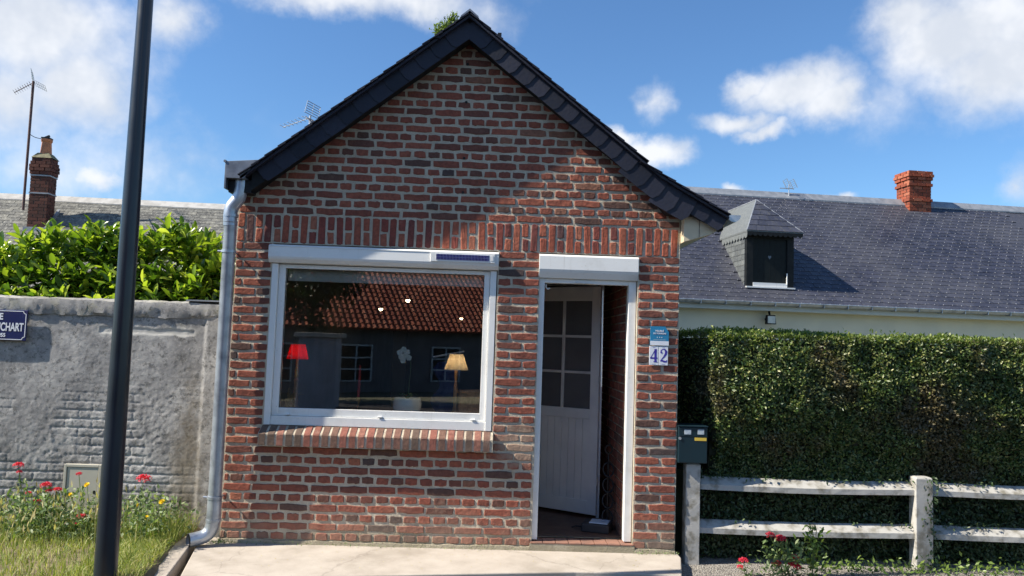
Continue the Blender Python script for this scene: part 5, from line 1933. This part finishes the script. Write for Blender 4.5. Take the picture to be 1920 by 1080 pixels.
# chimney of the cottage
def chimney(parent, cx, cy, z0, z1, wx, wy, mat_, corb, rz=0):
    c = MB(); c.box(cx - wx / 2 + .008, cx + wx / 2 - .008, cy - wy / 2 + .008, cy + wy / 2 - .008, z0, z1 - .01)
    co = c.build('chimney', M['dark_mortar'], parent)
    b = MB()
    nrow = int((z1 - z0) / .075)
    for i in range(nrow):
        z = z1 - (i + 1) * .075
        e = corb[i] if i < len(corb) else 0
        for (ax_, L_, W_) in (('x', wx + 2 * e, wy + 2 * e), ('y', wy + 2 * e, wx + 2 * e)):
            off = .11 if (i % 2) ^ (ax_ == 'y') else 0
            u = -L_ / 2 - off
            while u < L_ / 2 - .01:
                a, b_ = max(u, -L_ / 2), min(u + .215, L_ / 2)
                if b_ - a > .03:
                    for sgn in (-1, 1):
                        jj = random.uniform(0, .006)
                        if ax_ == 'x': b.box(cx + a, cx + b_ - .01, min(cy + sgn * (W_ / 2 + jj), cy + sgn * (W_ / 2 - .05)), max(cy + sgn * (W_ / 2 + jj), cy + sgn * (W_ / 2 - .05)), z, z + .066)
                        else: b.box(min(cx + sgn * (W_ / 2 + jj + .001), cx + sgn * (W_ / 2 - .049)), max(cx + sgn * (W_ / 2 + jj + .001), cx + sgn * (W_ / 2 - .049)), cy + a + .003, cy + b_ - .013, z + .001, z + .065)
                u += .225
        if e: b.box(cx - wx / 2 - e + .02, cx + wx / 2 + e - .02, cy - wy / 2 - e + .02, cy + wy / 2 + e - .02, z + .003, z + .063)
    b.build('brick_courses', mat_, co, kind='stuff')
    return co
inv = Matrix.Rotation(-RZ, 4, 'Z') @ Matrix.Translation((-7.0, -8.55, 0))
cc = inv @ Vector((12.28, 12.1, 0))
chimney(rf, cc.x, cc.y, EZ + RISE - .5, 6.10, .56, .50, M['far_brick'], [.03, .05, .03, 0, .03, 0, 0, 0, 0, .025, 0])


def yagi(name, label, loc, rz, tilt, boom, n, mast_h, matb, s=1.0, grid=True, mast_r=.02, cross=False, er=1.0):
    t = thing(name, label, 'antenna', loc, 0)
    g = MB(); g.tube([(0, 0, -mast_h), (0, 0, .05 * s)], mast_r, 8); g.build('mast', matb, t, smooth=True)
    rm = Matrix.Rotation(rz, 4, 'Z') @ Matrix.Rotation(tilt, 4, 'Y')
    def tr(p): return rm @ Vector(p)
    g = MB(); g.tube([tr((0, 0, 0)), tr((boom, 0, 0))], .011 * s, 6)
    g.build('boom', M['alu'] if matb is not M['rust'] else matb, t)
    for k in range(n):
        x = boom * (.15 + .85 * k / (n - 1)); h = .16 * s * (1.15 - .4 * k / n)
        e = MB(); e.tube([tr((x, -h, .015)), tr((x, h, .015))], .004 * s * er, 5)
        if cross: e.tube([tr((x, -h * .5, -.05)), tr((x, h * .5, .05))], .004 * s, 5)
        e.build('element', M['alu'] if matb is not M['rust'] else matb, t)
    if grid:
        for sgn in (1, -1):
            e = MB()
            for k in range(6):
                zz_ = .04 + .05 * k * s
                e.tube([tr((-.02 - .03 * k * s, -.30 * s, sgn * zz_)), tr((-.02 - .03 * k * s, .30 * s, sgn * zz_))], .0035 * er, 4)
            for yy_ in (-.30 * s, .30 * s, 0):
                e.tube([tr((-.04, yy_, sgn * .04)), tr((-.02 - .15 * s, yy_, sgn * (.04 + .25 * s)))], .004, 4)
            e.build('reflector', M['alu'], t)
    return t
yagi('tv_antenna', 'aluminium television antenna poking up behind the left roof slope of the brick house', (-.98, 6.0, 5.10), R(180 - 20), R(14), .52, 7, 2.4, M['alu'], .62, er=1.9)
yagi('tv_antenna', 'television antenna on the tall rusty mast by the left chimney', (-8.47, 11.0, 7.10), R(205), R(40), .44, 8, 2.9, M['rust'], .75, cross=True, mast_r=.028, er=1.3)
t = thing('tv_antenna', 'small pale antenna just over the slate cottage ridge', 'antenna', (9.05, 11.75, 5.52))
g = MB(); g.tube([(0, 0, -.3), (0, 0, .1)], .012, 6); g.tube([(-.22, 0, 0.0), (.1, 0, 0)], .012, 6); g.build('mast', M['alu'], t)
for k in range(2):
    g = MB()
    for j in range(5):
        zz_ = .02 + .045 * j
        g.tube([(k * .16 - .03 - .02 * j, -.12, zz_), (k * .16 - .03 - .02 * j + .015, .12, zz_)], .004, 4)
    g.tube([(k * .16, -.12, 0), (k * .16 - .10, -.12, .21)], .008, 5); g.tube([(k * .16, .12, 0), (k * .16 - .10, .12, .21)], .008, 5)
    g.build('reflector', M['alu'], t)

fl = thing('floodlight', 'small black floodlight under the eave of the cream wall', 'floodlight', (7.50, 8.72, 2.24), RZ)
g = MB(); g.prism([(-.10, -.10), (.10, -.10), (.085, .08), (-.085, .08)], 'y', -.06, .02); g.build('housing', M['black'], fl, bevel=.006)
box('lens', M['lampglass'], fl, -.078, .078, -.068, -.061, -.082, .060, bevel=.002)
g = MB(); g.box(-.03, .03, .02, .17, -.02, .02); g.tube([(0, .02, .08), (0, .05, .16)], .02, 8); g.build('bracket', M['black'], fl)

# left neighbour
ln_ = thing('old_cottage', 'old cottage with lichened slate roof and brick chimney behind the laurel', 'house', (-7.0, 12.0, 0), R(4))
LR, LRUN, LRISE = 4.62, 2.5, 2.3
LE = LR - LRISE
g = MB(); g.add([(-7, -LRUN, LE), (9, -LRUN, LE), (9, 0, LR), (-7, 0, LR), (9, LRUN, LE), (-7, LRUN, LE)], [(0, 1, 2, 3), (3, 2, 4, 5)])
lrf = g.build('roof', M['slate_old'], ln_)
box('wall', M['cream_wall'], ln_, -6.8, 8.8, -LRUN + .25, LRUN - .25, -.1, LE)
slate_roof(lrf, -4.6, 4.4, LRUN, LRISE, .20, .115, M['slate_old'], M['slate_old_i'], lambda p: -p[2] + abs(p[0]) * .35, LE, y0=-LRUN, thick=.012)
g = MB(); g.prism([(-.12, LR - .09), (0, LR + .05), (.12, LR - .09), (.12, LR - .06), (0, LR + .085), (-.12, LR - .06)], 'x', -7, 9); g.build('ridge_cap', plain('pale_ridge_mortar', (.48, .47, .45), (.36, .35, .33), 6, .8), lrf)
co = chimney(lrf, -1.22, -.75, 3.55, 5.40, .40, .33, M['dark_brick'], [.0, .02, .035, .035, .02, .0])
g = MB(); g.add([(-1.44, -.93, 5.40), (-1.00, -.93, 5.40), (-1.00, -.57, 5.40), (-1.44, -.57, 5.40), (-1.34, -.86, 5.52), (-1.10, -.86, 5.52), (-1.10, -.64, 5.52), (-1.34, -.64, 5.52)], [(0, 1, 5, 4), (1, 2, 6, 5), (2, 3, 7, 6), (3, 0, 4, 7), (4, 5, 6, 7)])
g.build('flaunching', plain('mossy_flaunching', (.22, .20, .12), (.13, .12, .07), 12, .9), co)
g = MB(); g.lathe([(.125, 5.50), (.115, 5.56), (.098, 5.78), (.115, 5.80), (.118, 5.85), (.10, 5.86), (.085, 5.86)], -1.22, -.75, 20); g.build('chimney_pot', M['terracotta'], co, smooth=True)
g = MB(); g.box(-1.31, -1.13, -.84, -.66, 5.865, 5.89); g.tube([(-1.27, -.75, 5.89), (-1.17, -.75, 5.94)], .03, 6); g.build('cowl', M['iron'], co)
for zz_ in (4.98, 4.58):
    g = MB(); g.box(-1.432, -1.008, -.928, -.572, zz_, zz_ + .03); g.build('strap', M['lead'], co)
g = MB(); g.box(-1.46, -.98, -1.0, -.94, 3.70, 3.82); g.prism([(-.99, 3.70), (-.45, 4.20), (-.45, 4.32), (-.99, 3.82)], 'x', -1.01, -.965); g.build('flashing', M['lead'], co)
g = MB(); g.tube(bez([(-8.47, 11.0, 5.93), (-8.35, 11.02, 5.86), (-8.20, 11.1, 5.84)], 5), .008, 5)
tag(g.build('cable', M['iron']), 'thin cable from the rusty mast to the chimney pot', 'cable')
g = MB(); g.tube(bez([(-6.35, 11.5, 4.55), (-5.8, 10.4, 3.9), (-5.2, 9.6, 3.25)], 6), .012, 5)
tag(g.build('cable', M['iron']), 'dark cable running down over the lichened slate roof', 'cable')


# ================================================================== trees
def tree(name, label, x, y, h, crown, n, matl, tr_r=.18, size=.10, seed=0):
    t = thing(name, label, 'tree', (x, y, -.1))
    rnd = random.Random(seed)
    g = MB()
    g.tube([(0, 0, 0), (.05, 0, h * .3), (-.05, .05, h * .6), (0, 0, h * .93)], [tr_r, tr_r * .75, tr_r * .5, .03], 10)
    g.build('trunk', M['bark'], t, smooth=True)
    cl = []
    for (cx, cy, cz, rx, rz_) in crown:
        for _ in range(16):
            d = rand_dirs(1)[0] * rng.uniform(.3, 1) ** .5
            cl.append((cx + d[0] * rx, cy + d[1] * rx, cz + d[2] * rz_, rng.uniform(.22, .4) * rx))
    g = MB()
    for (a, b, c, r_) in cl[::4]:
        g.tube([(0, 0, max(c - .9, h * .25)), (a * .5, b * .5, c - .35), (a, b, c)], [.04, .02, .008], 5)
    g.build('branch', M['bark'], t)
    cl = np.array(cl)
    s = cl[rng.integers(0, len(cl), n)]
    P_ = s[:, :3] + rng.normal(size=(n, 3)) * s[:, 3:4] * .6
    me = scatter_mesh('crown', dia_v, dia_f, frames(rand_dirs(n), rand_dirs(n, (0, 0, 1), .8), rng.uniform(size * .8, size * 1.5, n)), P_, matl)
    o_ = link(bpy.data.objects.new('crown', me), t); o_['kind'] = 'stuff'
    return t
tree('tree', 'light green tree top showing over the ridge left of the apex', -.05, 24.0, 14.75, [(0, 0, 14.1, .62, .75), (-.25, 0, 13.2, .8, .9), (.2, 0, 12.0, 1.0, 1.2), (0, 0, 10, 1.3, 1.5), (0, 0, 8, 1.5, 1.5)], 9000, M['tree'], .2, .13)

# ================================================================== across the street (seen only in the window reflection)
FH = thing('tiled_house', 'low whitewashed house with red pantile roof across the street, mirrored in the window', 'house', (-.5, -19.5, -.75), R(180 - 28))
ez2, rn2, rs2 = 2.75, 3.4, 3.0
box('wall', plain('shade_toned_render', (.16, .165, .18), (.12, .125, .14), 2, .9), FH, -9, 12, .25, 6.4, 0, ez2)  # wall colour darkened: the shade on this side is in the base tone
g = MB(); g.add([(-9.5, -.25, ez2 - .12), (12.5, -.25, ez2 - .12), (12.5, rn2, ez2 + rs2), (-9.5, rn2, ez2 + rs2), (12.5, 2 * rn2 + .2, ez2), (-9.5, 2 * rn2 + .2, ez2)], [(0, 1, 2, 3), (3, 2, 4, 5)])
frf = g.build('roof', plain('red_pantile', (.20, .06, .04), (.15, .05, .03), 3, .9), FH)
tilev = []
g = MB()
aa = math.atan2(rs2 + .12, rn2 + .25)
Lt = math.hypot(rs2 + .12, rn2 + .25)
rt_ = Matrix.Rotation(aa, 4, 'X')
for r_ in range(int(Lt / .24)):
    for c_ in range(int(20 / .20)):
        x = -8 + c_ * .20
        mw = Matrix.Translation((x, -.25 + r_ * .24 * math.cos(aa), ez2 - .10 + r_ * .24 * math.sin(aa) + .02)) @ rt_
        g.add([(0, 0, .03), (.09, 0, .075), (.185, 0, .03), (.0, .25, .0), (.09, .25, .045), (.185, .25, .0), (0, 0, 0), (.185, 0, 0)], [(0, 1, 4, 3), (1, 2, 5, 4), (6, 7, 2, 1, 0)], mw)
g.build('tile_courses', brick_mat('pantile_mass', [(0, (.48, .15, .085)), (.4, (.38, .115, .07)), (.8, (.54, .20, .12))], True, dust=(.30, .18, .12), rel=.3), frf, kind='stuff')
for x in (-4.2, -1.8, 1.4, 4.0, 6.8):
    wq = box('window', M['sticker'], FH, x, x + 1.1, .20, .26, .95, 2.15)
    for i in range(2):
        for j in range(3):
            box('pane', M['black'], wq, x + .06 + i * .52, x + .52 + i * .52, .19, .21, 1.0 + j * .38, 1.33 + j * .38)
for (x, y) in ((-4.1, -10.5), (-2.5, -10.2)):
    pass
gp = thing('gate_pillar', 'white gate pillar across the street, mirrored at the left of the window', 'pillar', (-2.1, -12.5, -.16))
box('shaft', plain('pillar_paint', (.34, .36, .42), None, 3, .8), gp, -.45, .45, -.3, .3, 0, 1.75, bevel=.01)
box('cap', M['conc'], gp, -.55, .55, -.4, .4, 1.75, 1.86, bevel=.01)
tree('tree', 'dark leafy tree across the street, mirrored at the left of the window', -4.0, -15.5, 5.6, [(0, 0, 4.2, 1.7, 1.5), (.9, .3, 3.1, 1.3, 1.0), (-.9, 0, 3.3, 1.4, 1.2), (1.3, .3, 4.4, .9, .9), (.2, 0, 5.2, 1.0, .7)], 16000, M['tree_dark'], .2, .16, 4)
